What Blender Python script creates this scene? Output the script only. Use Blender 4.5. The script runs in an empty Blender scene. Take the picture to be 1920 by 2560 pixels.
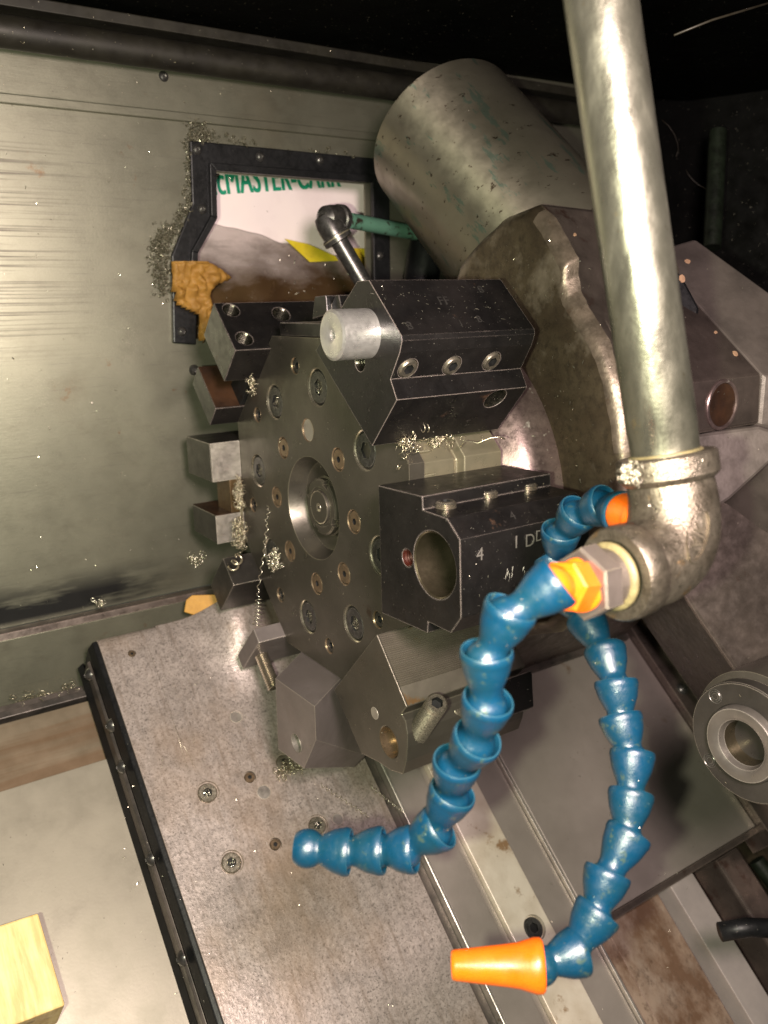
import bpy, bmesh, math, random
from mathutils import Vector, Matrix
random.seed(7)
S = bpy.context.scene
COL = S.collection
V = Vector
R = math.radians

# ------------------------------------------------------------------ camera
YAW, PITCH, ROLL, FOC = R(33.617), R(14.082), R(1.2734), 2095.6   # FOC in photo pixels (1920x2560)
FW = V((math.sin(YAW)*math.cos(PITCH), math.cos(YAW)*math.cos(PITCH), -math.sin(PITCH)))
r0 = FW.cross(V((0, 0, 1))).normalized()
u0 = r0.cross(FW)
RT = r0*math.cos(ROLL) - u0*math.sin(ROLL)
UP = u0*math.cos(ROLL) + r0*math.sin(ROLL)
cam = bpy.data.cameras.new('camera')
cam.sensor_fit = 'VERTICAL'
cam.sensor_height = 36.0
cam.lens = FOC/2560*36.0
cam.clip_start = 0.01
cam.clip_end = 50
co = bpy.data.objects.new('camera', cam)
COL.objects.link(co)
m = Matrix((RT, UP, -FW)).transposed().to_4x4()
co.matrix_world = m
S.camera = co
cam.dof.use_dof = True
cam.dof.focus_distance = 0.62
cam.dof.aperture_fstop = 9.0

# ------------------------------------------------------------------ world, lamps, exposure
S.view_settings.view_transform = 'Standard'
S.view_settings.look = 'None'
S.view_settings.gamma = 1
S.view_settings.use_curve_mapping = False
S.view_settings.exposure = 0.60
W = bpy.data.worlds.new('World')
S.world = W
W.use_nodes = True
W.node_tree.nodes['Background'].inputs[0].default_value = (0.70, 0.74, 0.60, 1)
W.node_tree.nodes['Background'].inputs[1].default_value = 0.045

def cs(r, u, f):            # camera-relative metres -> world
    return RT*r + UP*u + FW*f

def lamp(name, kind, loc, energy, color, size, aim=None):
    l = bpy.data.lights.new(name, kind)
    l.energy = energy
    l.color = color
    if kind == 'AREA':
        l.shape = 'RECTANGLE'; l.size = size[0]; l.size_y = size[1]
    else:
        l.shadow_soft_size = size
    o = bpy.data.objects.new(name, l)
    COL.objects.link(o)
    o.location = loc
    if aim is not None:
        o.rotation_euler = (aim - loc).to_track_quat('-Z', 'Y').to_euler()
    return o

lamp('phone_flash', 'POINT', cs(-0.035, -0.012, -0.005), 15.0, (0.96, 1.0, 0.72), 0.006)
lamp('work_lamp', 'POINT', cs(0.11, 0.10, -0.03), 29.0, (1.0, 0.81, 0.79), 0.07)

# ------------------------------------------------------------------ geometry of the place
C = V((0.35, 0.642, -0.178))                 # turret centre on its front face
SA = R(41.07)
NB = V((0, math.cos(SA), math.sin(SA)))      # up the slant
NN = V((0, -math.sin(SA), math.cos(SA)))     # off the slant
P0 = C - NN*0.25                             # point of the saddle surface below the turret

def ray(px, py):
    return FW + RT*((px-960)/FOC) - UP*((py-1280)/FOC)
def PX(px, py, x):
    d = ray(px, py); return d*(x/d.x)
def PY(px, py, y):
    d = ray(px, py); return d*(y/d.y)
def PZ(px, py, z):
    d = ray(px, py); return d*(z/d.z)
def PD(px, py, d):
    return ray(px, py)*d
def PS(px, py, h=0.0):
    d = ray(px, py); return d*((P0+NN*h).dot(NN)/d.dot(NN))
def SF(x, s, h):                              # slide frame -> world
    return V((x, P0.y, P0.z)) + NB*s + NN*h
def sxy(px, py, h=0.0):
    p = PS(px, py, h) - P0
    return p.x + P0.x, p.dot(NB)
MS = Matrix((V((1, 0, 0)), NB, NN)).transposed().to_4x4()
MS.translation = V((0, P0.y, P0.z))           # local (x,s,h)

# ------------------------------------------------------------------ materials
def nd(t, k, **kw):
    n = t.nodes.new(k)
    for a, b in kw.items():
        if a.startswith('i_'):
            n.inputs[a[2:].replace('_', ' ')].default_value = b
        else:
            setattr(n, a, b)
    return n

def ramp(t, fac, stops):
    r = t.nodes.new('ShaderNodeValToRGB')
    e = r.color_ramp.elements
    while len(e) < len(stops): e.new(0.5)
    for q, (p, c) in zip(e, stops):
        q.position = p
        q.color = (c, c, c, 1) if isinstance(c, (int, float)) else (*c, 1)
    t.links.new(fac, r.inputs[0])
    return r.outputs[0]

def mixc(t, fac, a, b, mode='MIX'):
    n = t.nodes.new('ShaderNodeMix'); n.data_type = 'RGBA'; n.blend_type = mode
    if isinstance(fac, (int, float)): n.inputs[0].default_value = fac
    else: t.links.new(fac, n.inputs[0])
    for i, x in ((6, a), (7, b)):
        if isinstance(x, tuple): n.inputs[i].default_value = (*x, 1)
        else: t.links.new(x, n.inputs[i])
    return n.outputs[2]

def noise(t, vec, scale, detail=6, rough=0.6, stretch=None):
    if stretch:
        mp = t.nodes.new('ShaderNodeMapping'); mp.inputs['Scale'].default_value = stretch
        t.links.new(vec, mp.inputs[0]); vec = mp.outputs[0]
    n = t.nodes.new('ShaderNodeTexNoise')
    n.inputs['Scale'].default_value = scale; n.inputs['Detail'].default_value = detail
    n.inputs['Roughness'].default_value = rough
    t.links.new(vec, n.inputs['Vector'])
    return n.outputs['Fac']

MATS = {}
def mat(name, base, base2=None, metal=0.0, rough=0.4, rvar=0.15, nscale=30, contrast=(0.4, 0.65),
        spots=None, rust=None, edge=None, edge_r=0.0012, bump=0.0, bscale=400, stretch=None,
        brush=None, coat=0.0, sss=0.0, extra=None, spec=0.5, aniso=0.0, aniso_rot=0.0):
    if name in MATS: return MATS[name]
    M = bpy.data.materials.new(name); M.use_nodes = True
    t = M.node_tree; P = t.nodes['Principled BSDF']
    tc = t.nodes.new('ShaderNodeTexCoord'); vec = tc.outputs['Object']
    n1 = noise(t, vec, nscale, stretch=stretch)
    col = mixc(t, ramp(t, n1, [(contrast[0], 0.0), (contrast[1], 1.0)]), base, base2 or base)
    n2 = noise(t, vec, nscale*4.3, stretch=stretch)
    if rust:                                  # (colour, lower threshold, scale)
        n3 = noise(t, vec, rust[2], 8, 0.7)
        col = mixc(t, ramp(t, n3, [(rust[1], 0.0), (rust[1]+0.06, 1.0)]), col, rust[0])
    if spots:                                 # (colour, threshold, scale, strength)
        n4 = noise(t, vec, spots[2], 3, 0.6)
        f = ramp(t, n4, [(spots[1], 0.0), (spots[1]+0.05, spots[3])])
        col = mixc(t, f, col, spots[0])
    if extra: col = extra(t, vec, col)
    edgef = None
    if edge:
        bv = t.nodes.new('ShaderNodeBevel'); bv.samples = 3; bv.inputs['Radius'].default_value = edge_r
        ge = t.nodes.new('ShaderNodeNewGeometry')
        dt = nd(t, 'ShaderNodeVectorMath', operation='DOT_PRODUCT')
        t.links.new(bv.outputs[0], dt.inputs[0]); t.links.new(ge.outputs['Normal'], dt.inputs[1])
        ad = nd(t, 'ShaderNodeMath', operation='MULTIPLY_ADD'); ad.inputs[1].default_value = 0.16; ad.inputs[2].default_value = -0.08
        t.links.new(n2, ad.inputs[0])
        sm = nd(t, 'ShaderNodeMath', operation='ADD'); t.links.new(dt.outputs['Value'], sm.inputs[0]); t.links.new(ad.outputs[0], sm.inputs[1])
        edgef = ramp(t, sm.outputs[0], [(0.84, 1.0), (0.97, 0.0)])
        col = mixc(t, edgef, col, edge)
    t.links.new(col, P.inputs['Base Color'])
    P.inputs['Metallic'].default_value = metal
    P.inputs['Specular IOR Level'].default_value = spec
    rr = nd(t, 'ShaderNodeMapRange'); t.links.new(n2, rr.inputs[0])
    rr.inputs[1].default_value = 0.3; rr.inputs[2].default_value = 0.7
    rr.inputs[3].default_value = max(0.05, rough-rvar); rr.inputs[4].default_value = min(1, rough+rvar)
    t.links.new(rr.outputs[0], P.inputs['Roughness'])
    if coat:
        P.inputs['Coat Weight'].default_value = coat; P.inputs['Coat Roughness'].default_value = 0.15
    if sss:
        P.inputs['Subsurface Weight'].default_value = sss
        P.inputs['Subsurface Radius'].default_value = (0.006, 0.004, 0.003)
        P.inputs['Subsurface Scale'].default_value = 0.5
    if aniso:
        P.inputs['Anisotropic'].default_value = aniso
        tg = nd(t, 'ShaderNodeTangent', direction_type='RADIAL', axis='Z'); t.links.new(tg.outputs[0], P.inputs['Tangent'])
        P.inputs['Anisotropic Rotation'].default_value = aniso_rot
    nrm = None
    if bump:
        b = nd(t, 'ShaderNodeBump'); b.inputs['Strength'].default_value = bump; b.inputs['Distance'].default_value = 0.001
        t.links.new(noise(t, vec, bscale, 5, 0.6), b.inputs['Height']); nrm = b.outputs[0]
    if brush:                                 # (stretch vector, scale, strength)
        b = nd(t, 'ShaderNodeBump'); b.inputs['Strength'].default_value = brush[2]; b.inputs['Distance'].default_value = 0.0005
        t.links.new(noise(t, vec, brush[1], 3, 0.6, stretch=brush[0]), b.inputs['Height'])
        if nrm: t.links.new(nrm, b.inputs['Normal'])
        nrm = b.outputs[0]
    if nrm: t.links.new(nrm, P.inputs['Normal'])
    MATS[name] = M
    return M

black_ox = mat('black_oxide', (0.0055, 0.005, 0.005), (0.011, 0.0095, 0.009), 0.1, 0.34, 0.1, 25, edge=(0.36, 0.30, 0.27),
               edge_r=0.0009, spots=((0.30, 0.28, 0.24), 0.70, 700, 0.6), rust=((0.05, 0.028, 0.018), 0.64, 35), bump=0.08)
grey_ox = mat('grey_oxide', (0.034, 0.031, 0.027), (0.055, 0.050, 0.044), 0.5, 0.36, 0.1, 20, edge=(0.5, 0.44, 0.36),
              edge_r=0.0008, spots=((0.4, 0.36, 0.3), 0.73, 500, 0.6), bump=0.1)
grey_ox_warm = mat('machined_block', (0.19, 0.165, 0.155), (0.235, 0.205, 0.195), 0.55, 0.42, 0.1, 18, edge=(0.6, 0.55, 0.45),
              edge_r=0.0008, spots=((0.4, 0.36, 0.3), 0.74, 500, 0.5), bump=0.1)
disc_steel = mat('disc_steel', (0.088, 0.080, 0.064), (0.118, 0.106, 0.087), 0.7, 0.35, 0.1, 14, edge=(0.42, 0.38, 0.28),
                 edge_r=0.0007, spots=((0.5, 0.46, 0.4), 0.735, 420, 0.8), rust=((0.07, 0.05, 0.035), 0.66, 22), bump=0.1)
bright_steel = mat('bright_steel', (0.44, 0.41, 0.36), (0.34, 0.31, 0.28), 0.75, 0.4, 0.12, 40, edge=(0.8, 0.75, 0.65), bump=0.12,
                   rust=((0.16, 0.11, 0.06), 0.63, 60))
ring_steel = mat('ring_steel', (0.55, 0.5, 0.40), (0.40, 0.36, 0.28), 0.9, 0.3, 0.1, 90)
dark_cavity = mat('dark_cavity', (0.006, 0.006, 0.006), None, 0.2, 0.6)  # shade inside sockets, hole bottoms and gaps, put into the colour
copper = mat('copper_plug', (0.27, 0.19, 0.12), (0.19, 0.14, 0.09), 0.75, 0.33, 0.1, 160)
screw_dark = mat('screw_dark', (0.055, 0.053, 0.05), (0.11, 0.105, 0.10), 0.7, 0.33, 0.1, 200, edge=(0.4, 0.38, 0.33), edge_r=0.0005)
thread_dark = mat('thread_dark', (0.07, 0.065, 0.05), (0.03, 0.028, 0.022), 0.9, 0.25, 0.1, 300)  # darker copy of the thread steel: shade inside the holes put into it
thread_steel = mat('thread_steel', (0.42, 0.37, 0.29), (0.28, 0.25, 0.20), 0.9, 0.3, 0.1, 300)
alu = mat('turned_aluminium', (0.78, 0.76, 0.72), (0.62, 0.60, 0.58), 0.85, 0.34, 0.1, 60, bump=0.1, brush=((1, 30, 30), 60, 0.25),
          spots=((0.3, 0.28, 0.25), 0.7, 300, 0.5))

def wall_extra(t, vec, col):
    # stains and scrape marks that belong to the sheet
    n = noise(t, vec, 5.5, 5, 0.6)
    col = mixc(t, ramp(t, n, [(0.57, 0.0), (0.72, 0.35)]), col, (0.13, 0.105, 0.065))
    n = noise(t, vec, 60, 8, 0.75, stretch=(0.5, 1, 1))
    col = mixc(t, ramp(t, n, [(0.5, 0.0), (0.72, 0.35)]), col, (0.12, 0.11, 0.08))
    n = noise(t, vec, 22, 7, 0.7)
    col = mixc(t, ramp(t, n, [(0.645, 0.0), (0.70, 0.6)]), col, (0.16, 0.075, 0.03))
    n = noise(t, vec, 9, 4, 0.7, stretch=(1.2, 1, 42))
    col = mixc(t, ramp(t, n, [(0.60, 0.0), (0.75, 0.6)]), col, (0.10, 0.092, 0.08))
    # rubbing streaks at the far left and a black grimy band above the lower seam
    sp = nd(t, 'ShaderNodeSeparateXYZ'); t.links.new(vec, sp.inputs[0])
    def band(out, a, b, c, d):
        m1 = nd(t, 'ShaderNodeMapRange'); t.links.new(out, m1.inputs[0]); m1.inputs[1].default_value = a; m1.inputs[2].default_value = b
        m2 = nd(t, 'ShaderNodeMapRange'); t.links.new(out, m2.inputs[0]); m2.inputs[1].default_value = d; m2.inputs[2].default_value = c
        m3 = nd(t, 'ShaderNodeMath', operation='MULTIPLY'); t.links.new(m1.outputs[0], m3.inputs[0]); t.links.new(m2.outputs[0], m3.inputs[1])
        return m3.outputs[0]
    def mul(a, b):
        m3 = nd(t, 'ShaderNodeMath', operation='MULTIPLY'); t.links.new(a, m3.inputs[0]); t.links.new(b, m3.inputs[1]); return m3.outputs[0]
    n = noise(t, vec, 7, 5, 0.6, stretch=(0.6, 1, 55))
    st1 = mul(ramp(t, n, [(0.50, 0.0), (0.64, 0.9)]), band(sp.outputs[0], -1, -0.9, 0.17, 0.255))
    col = mixc(t, mul(st1, band(sp.outputs[2], -0.06, 0.0, 0.13, 0.17)), col, (0.07, 0.062, 0.05))
    n = noise(t, vec, 10, 5, 0.6, stretch=(0.8, 1, 5))
    gr = mul(ramp(t, n, [(0.36, 0.0), (0.50, 0.95)]), mul(band(sp.outputs[0], -1, -0.9, 0.24, 0.33), band(sp.outputs[2], -0.322, -0.314, -0.298, -0.270)))
    return mixc(t, gr, col, (0.018, 0.018, 0.02))
wall_mat = mat('enclosure_sheet', (0.215, 0.21, 0.158), (0.185, 0.182, 0.137), 0.8, 0.42, 0.035, 7, extra=wall_extra,
               bump=0.06, brush=((1, 1, 30), 60, 0.15), spots=((0.06, 0.05, 0.04), 0.745, 160, 0.8))
panel_mat = mat('way_cover_sheet', (0.285, 0.258, 0.205), (0.24, 0.218, 0.172), 0.4, 0.45, 0.1, 6,
                bump=0.05, spots=((0.06, 0.05, 0.04), 0.75, 170, 0.8))
def cast_extra(t, vec, col):
    n = noise(t, vec, 240, 8, 0.8)
    col = mixc(t, ramp(t, n, [(0.44, 0.0), (0.66, 0.75)]), col, (0.15, 0.13, 0.115))
    n = noise(t, vec, 45, 6, 0.7)
    col = mixc(t, ramp(t, n, [(0.48, 0.0), (0.68, 0.3)]), col, (0.21, 0.185, 0.175))
    n = noise(t, vec, 520, 4, 0.7)
    col = mixc(t, ramp(t, n, [(0.56, 0.0), (0.62, 0.8)]), col, (0.10, 0.085, 0.075))
    n = noise(t, vec, 30, 4, 0.6, stretch=(7, 0.35, 1))
    col = mixc(t, ramp(t, n, [(0.52, 0.0), (0.70, 0.5)]), col, (0.17, 0.13, 0.10))
    n = noise(t, vec, 9, 4, 0.6, stretch=(1, 0.5, 1))
    col = mixc(t, ramp(t, n, [(0.45, 0.0), (0.70, 0.75)]), col, (0.27, 0.19, 0.125))
    n = noise(t, vec, 60, 4, 0.6, stretch=(6, 0.5, 1))
    return mixc(t, ramp(t, n, [(0.72, 0.0), (0.75, 0.8)]), col, (0.6, 0.55, 0.5))
saddle_mat = mat('scuffed_cast_cover', (0.44, 0.378, 0.345), (0.36, 0.31, 0.282), 0.4, 0.40, 0.12, 12, extra=cast_extra,
                 bump=0.35, bscale=260, edge=(0.5, 0.42, 0.34), edge_r=0.001)
plate_mat = mat('slide_plate', (0.30, 0.265, 0.235), (0.25, 0.22, 0.195), 0.4, 0.42, 0.1, 9, bump=0.06,
                spots=((0.6, 0.56, 0.5), 0.745, 260, 0.8), rust=((0.19, 0.14, 0.10), 0.63, 10))
cream_mat = mat('worn_bright_way', (0.66, 0.60, 0.50), (0.50, 0.43, 0.33), 0.3, 0.4, 0.1, 18, bump=0.08,
                rust=((0.27, 0.17, 0.09), 0.585, 22), spots=((0.12, 0.09, 0.06), 0.70, 160, 0.7))
def way_extra(t, vec, col):
    n = noise(t, vec, 22, 6, 0.7, stretch=(1, 0.16, 1))
    col = mixc(t, ramp(t, n, [(0.42, 0.0), (0.62, 0.9)]), col, (0.17, 0.095, 0.055))
    n = noise(t, vec, 120, 5, 0.7, stretch=(1, 0.4, 1))
    return mixc(t, ramp(t, n, [(0.55, 0.0), (0.66, 0.6)]), col, (0.12, 0.08, 0.055))
way_mat = mat('rusty_way', (0.42, 0.31, 0.23), (0.36, 0.28, 0.22), 0.4, 0.42, 0.1, 16, extra=way_extra, bump=0.1)
def bandway(t, vec, col):
    n = noise(t, vec, 8, 5, 0.6, stretch=(0.3, 9, 1))
    return mixc(t, ramp(t, n, [(0.42, 0.0), (0.62, 0.9)]), col, (0.17, 0.11, 0.065))
bed_way_mat = mat('bed_way', (0.25, 0.20, 0.14), (0.18, 0.145, 0.10), 0.4, 0.42, 0.1, 9, extra=bandway, bump=0.05)
def house_extra(t, vec, col):
    n = noise(t, vec, 120, 7, 0.75)
    col = mixc(t, ramp(t, n, [(0.47, 0.0), (0.66, 0.85)]), col, (0.045, 0.035, 0.025))
    n = noise(t, vec, 11, 5, 0.65)
    col = mixc(t, ramp(t, n, [(0.58, 0.0), (0.68, 0.8)]), col, (0.26, 0.22, 0.17))
    return col
house_mat = mat('oily_cast_housing', (0.10, 0.078, 0.05), (0.065, 0.048, 0.032), 0.6, 0.36, 0.12, 18, extra=house_extra,
                edge=(0.36, 0.29, 0.22), edge_r=0.004, bump=0.22, bscale=300, spots=((0.55, 0.5, 0.45), 0.74, 300, 0.8))
worn_edge = mat('worn_cast_edge', (0.19, 0.15, 0.115), (0.10, 0.08, 0.06), 0.6, 0.38, 0.12, 60, bump=0.25, bscale=300,
                rust=((0.12, 0.085, 0.06), 0.58, 70))
purple_mat = mat('tinted_cast', (0.125, 0.100, 0.086), (0.075, 0.060, 0.052), 0.6, 0.36, 0.14, 22, brush=((1, 1, 1), 45, 0.5),
                 bump=0.16, bscale=260, spots=((0.6, 0.52, 0.42), 0.735, 210, 0.8), edge=(0.30, 0.24, 0.2), edge_r=0.0025,
                 rust=((0.065, 0.04, 0.032), 0.6, 18))
light_cast = mat('pale_cast', (0.125, 0.106, 0.093), (0.08, 0.068, 0.06), 0.4, 0.42, 0.12, 24, bump=0.1, brush=((1, 1, 1), 50, 0.5),
                 spots=((0.6, 0.52, 0.42), 0.745, 210, 0.8), rust=((0.36, 0.25, 0.17), 0.70, 28))
def cyl_extra(t, vec, col):
    n = noise(t, vec, 34, 6, 0.7, stretch=(1, 1, 0.28))
    col = mixc(t, ramp(t, n, [(0.585, 0.0), (0.615, 0.9)]), col, (0.20, 0.27, 0.21))
    n = noise(t, vec, 90, 5, 0.7, stretch=(0.55, 1, 1.2))
    return mixc(t, ramp(t, n, [(0.62, 0.0), (0.65, 0.9)]), col, (0.05, 0.028, 0.015))
cyl_mat = mat('worn_motor_shell', (0.38, 0.35, 0.27), (0.32, 0.29, 0.22), 0.85, 0.42, 0.06, 14, extra=cyl_extra, bump=0.06, aniso=0.85, aniso_rot=0.25,
              spots=((0.6, 0.55, 0.5), 0.75, 300, 0.8))
pipe_mat = mat('galvanised_pipe', (0.31, 0.30, 0.24), (0.20, 0.195, 0.15), 0.9, 0.35, 0.14, 24, stretch=(1, 1, 0.4), bump=0.14, bscale=420,
               spots=((0.16, 0.14, 0.09), 0.68, 150, 0.6), rust=((0.33, 0.27, 0.15), 0.66, 30))
elbow_mat = mat('malleable_iron', (0.21, 0.18, 0.14), (0.12, 0.10, 0.075), 0.85, 0.36, 0.14, 60, bump=0.55, bscale=650,
                rust=((0.27, 0.17, 0.08), 0.61, 40), spots=((0.05, 0.045, 0.03), 0.62, 380, 0.6))
tape_mat = mat('sealing_tape', (0.17, 0.14, 0.065), (0.10, 0.085, 0.04), 0.0, 0.5, 0.1, 120, bump=0.4, bscale=500)
blue_mat = mat('blue_plastic', (0.0015, 0.031, 0.068), (0.003, 0.030, 0.052), 0.0, 0.36, 0.12, 60, bump=0.2, bscale=900, rust=((0.03, 0.055, 0.05), 0.58, 130), edge=(0.035, 0.11, 0.14), edge_r=0.0007,
               spots=((0.30, 0.45, 0.42), 0.72, 700, 0.5), spec=0.6)
orange_mat = mat('orange_plastic', (0.68, 0.125, 0.005), (0.58, 0.09, 0.003), 0.0, 0.34, 0.1, 30, sss=0.15, spec=0.55, bump=0.08, rust=((0.45, 0.10, 0.01), 0.64, 90),
                 spots=((0.35, 0.1, 0.02), 0.73, 300, 0.6))
rubber = mat('black_rubber', (0.005, 0.0052, 0.0056), (0.009, 0.0092, 0.010), 0.0, 0.42, 0.1, 60, bump=0.1, spec=0.3, spots=((0.10, 0.095, 0.08), 0.70, 420, 0.7))
wiper_steel = mat('wiper_retainer', (0.12, 0.10, 0.088), (0.05, 0.045, 0.04), 0.5, 0.45, 0.1, 30)
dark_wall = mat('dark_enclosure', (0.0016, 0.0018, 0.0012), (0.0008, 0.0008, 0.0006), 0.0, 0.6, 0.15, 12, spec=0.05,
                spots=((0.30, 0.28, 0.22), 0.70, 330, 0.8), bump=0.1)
rail_mat = mat('dark_rail', (0.022, 0.020, 0.014), (0.012, 0.0105, 0.008), 0.4, 0.5, 0.1, 20, spots=((0.3, 0.28, 0.22), 0.72, 330, 0.7))
green_paint = mat('chipped_green_paint', (0.09, 0.20, 0.14), (0.075, 0.17, 0.12), 0.0, 0.4, 0.1, 20, rust=((0.025, 0.02, 0.014), 0.55, 55))
foam_mat = mat('sealing_foam', (0.52, 0.28, 0.055), (0.42, 0.22, 0.045), 0.0, 0.6, 0.1, 60, bump=0.3, bscale=260)
def paper_extra(t, vec, col):
    n = noise(t, vec, 14, 4, 0.6)
    return mixc(t, ramp(t, n, [(0.5, 0.0), (0.75, 0.6)]), col, (0.60, 0.50, 0.50))
paper_mat = mat('white_box_card', (0.80, 0.70, 0.68), (0.76, 0.66, 0.66), 0.0, 0.5, 0.1, 9, extra=paper_extra)
ink_mat = mat('green_ink', (0.0, 0.24, 0.13), None, 0.0, 0.5)
yellow_mat = mat('yellow_tape', (0.62, 0.50, 0.02), (0.5, 0.38, 0.02), 0.0, 0.4)
def bag_extra(t, vec, col):
    n = noise(t, vec, 16, 5, 0.6, stretch=(1, 1, 2.5))
    sp = nd(t, 'ShaderNodeSeparateXYZ'); t.links.new(vec, sp.inputs[0])
    mr = nd(t, 'ShaderNodeMapRange'); t.links.new(sp.outputs[2], mr.inputs[0])
    mr.inputs[1].default_value = 0.0; mr.inputs[2].default_value = 0.088
    ml = nd(t, 'ShaderNodeMath', operation='MULTIPLY_ADD'); t.links.new(n, ml.inputs[0]); ml.inputs[1].default_value = 0.9; ml.inputs[2].default_value = -0.45
    ad = nd(t, 'ShaderNodeMath', operation='ADD'); t.links.new(mr.outputs[0], ad.inputs[0]); t.links.new(ml.outputs[0], ad.inputs[1])
    return mixc(t, ramp(t, ad.outputs[0], [(0.25, 0.0), (0.62, 0.40), (0.88, 0.97)]), col, (0.80, 0.70, 0.67))
bag_mat = mat('oily_film', (0.115, 0.07, 0.032), (0.085, 0.045, 0.022), 0.0, 0.22, 0.1, 12, extra=bag_extra, bump=0.2, bscale=60)
def wood_extra(t, vec, col):
    n = noise(t, vec, 9, 5, 0.65, stretch=(16, 1.6, 2))
    col = mixc(t, ramp(t, n, [(0.40, 0.0), (0.62, 0.85)]), col, (0.50, 0.33, 0.12))
    n = noise(t, vec, 42, 5, 0.6)
    return mixc(t, ramp(t, n, [(0.62, 0.0), (0.70, 0.7)]), col, (0.16, 0.09, 0.03))
wood_mat = mat('oil_stained_wood', (0.74, 0.58, 0.26), (0.66, 0.48, 0.18), 0.0, 0.6, 0.1, 14, extra=wood_extra, bump=0.1)
chip_mat = mat('bright_chip', (0.72, 0.68, 0.56), (0.6, 0.56, 0.42), 0.9, 0.25, 0.08, 200)
chip_gold = mat('oily_chip', (0.50, 0.44, 0.31), (0.60, 0.55, 0.42), 0.9, 0.3, 0.1, 200)
engrave = mat('engraved_mark', (0.24, 0.22, 0.20), None, 0.6, 0.4)
engrave_dim = mat('faint_engraved_mark', (0.05, 0.046, 0.043), None, 0.6, 0.4)
elbow_dark = mat('cast_letter', (0.11, 0.09, 0.065), None, 0.6, 0.45, bump=0.3)
collar_mat = mat('heat_tinted_steel', (0.22, 0.165, 0.15), (0.12, 0.085, 0.08), 0.7, 0.33, 0.1, 55, bump=0.1,
                 spots=((0.75, 0.7, 0.62), 0.66, 90, 0.6))
yellow_steel = mat('machined_rim', (0.21, 0.19, 0.13), (0.27, 0.235, 0.16), 0.6, 0.35, 0.1, 30, edge=(0.75, 0.7, 0.5), edge_r=0.0008)
rust_steel = mat('rusted_wedge', (0.11, 0.068, 0.028), (0.075, 0.042, 0.018), 0.4, 0.4, 0.1, 40, spots=((0.55, 0.42, 0.2), 0.68, 300, 0.8))
brown_top = mat('rusted_face', (0.075, 0.036, 0.018), (0.035, 0.019, 0.012), 0.4, 0.42, 0.1, 35)

# ------------------------------------------------------------------ mesh helpers
def new_bm(): return bmesh.new()
def link(name, bm, material, parent=None, smooth=False, bevel=0.0, seg=2, auto=None):
    me = bpy.data.meshes.new(name)
    bmesh.ops.recalc_face_normals(bm, faces=bm.faces[:])
    top_i = max((f_.material_index for f_ in bm.faces), default=0)
    bm.to_mesh(me); bm.free()
    mats = list(material) if isinstance(material, (list, tuple)) else [material, material]
    if len(mats) == 2: mats.append(dark_cavity)
    if top_i == 0: mats = mats[:1]
    for q in mats: me.materials.append(q)
    if smooth:
        for p in me.polygons: p.use_smooth = True
    if auto is not None:
        me.set_sharp_from_angle(angle=R(auto))
    o = bpy.data.objects.new(name, me); COL.objects.link(o)
    if bevel:
        b = o.modifiers.new('bevel', 'BEVEL'); b.width = bevel; b.segments = seg; b.limit_method = 'ANGLE'; b.angle_limit = R(30)
    if parent is not None:
        o.parent = parent
        o.matrix_parent_inverse = parent.matrix_world.inverted() if False else Matrix.Translation(-parent.location)
    return o
def tag(o, label=None, cat=None, group=None, kind=None):
    if label: o['label'] = label
    if cat: o['category'] = cat
    if group: o['group'] = group
    if kind: o['kind'] = kind
    return o
def thing(name, label, cat, loc, group=None):
    o = bpy.data.objects.new(name, None); COL.objects.link(o)
    o.location = loc; o.empty_display_size = 0.02
    return tag(o, label, cat, group)
def cut(o, bms, smooth=None):
    """real holes: boolean difference, result baked to the mesh"""
    cs_ = []
    for b in bms:
        bmesh.ops.recalc_face_normals(b, faces=b.faces[:])
        me = bpy.data.meshes.new('cutter'); b.to_mesh(me); b.free()
        c = bpy.data.objects.new('cutter', me); COL.objects.link(c)
        c.matrix_world = Matrix.Identity(4)
        md = o.modifiers.new('cut', 'BOOLEAN'); md.object = c; md.operation = 'DIFFERENCE'; md.solver = 'EXACT'
        cs_.append(c)
    dg = bpy.context.evaluated_depsgraph_get(); dg.update()
    me = bpy.data.meshes.new_from_object(o.evaluated_get(dg))
    o.modifiers.clear(); old = o.data; o.data = me
    bpy.data.meshes.remove(old)
    for c in cs_:
        m_ = c.data; bpy.data.objects.remove(c); bpy.data.meshes.remove(m_)
    return o

def frame_of(axis, up=None):
    a = axis.normalized()
    h = up if up is not None else (V((0, 0, 1)) if abs(a.z) < 0.9 else V((1, 0, 0)))
    x = h.cross(a).normalized(); y = a.cross(x)
    return x, y, a
def loft(bm, rings, cap0=True, cap1=True, closed=True, mi=0):
    vs = [[bm.verts.new(p) for p in r_] for r_ in rings]
    n = len(vs[0])
    for a, b in zip(vs, vs[1:]):
        for i in range(n if closed else n-1):
            j = (i+1) % n
            try: bm.faces.new((a[i], a[j], b[j], b[i])).material_index = mi
            except ValueError: pass
    if cap0 and closed: bm.faces.new(vs[0][::-1]).material_index = mi
    if cap1 and closed: bm.faces.new(vs[-1]).material_index = mi
    return vs
def circ(c, x, y, r, n=32, ph=0.0, k=1.0):
    return [c + x*(r*math.cos(ph+2*math.pi*i/n)) + y*(r*k*math.sin(ph+2*math.pi*i/n)) for i in range(n)]
def lathe(bm, o, axis, prof, n=32, up=None, cap0=True, cap1=True, mi=0, ph=0.0):
    x, y, a = frame_of(axis, up)
    return loft(bm, [circ(o+a*t, x, y, max(r, 1e-5), n, ph) for t, r in prof], cap0, cap1, mi=mi)
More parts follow.
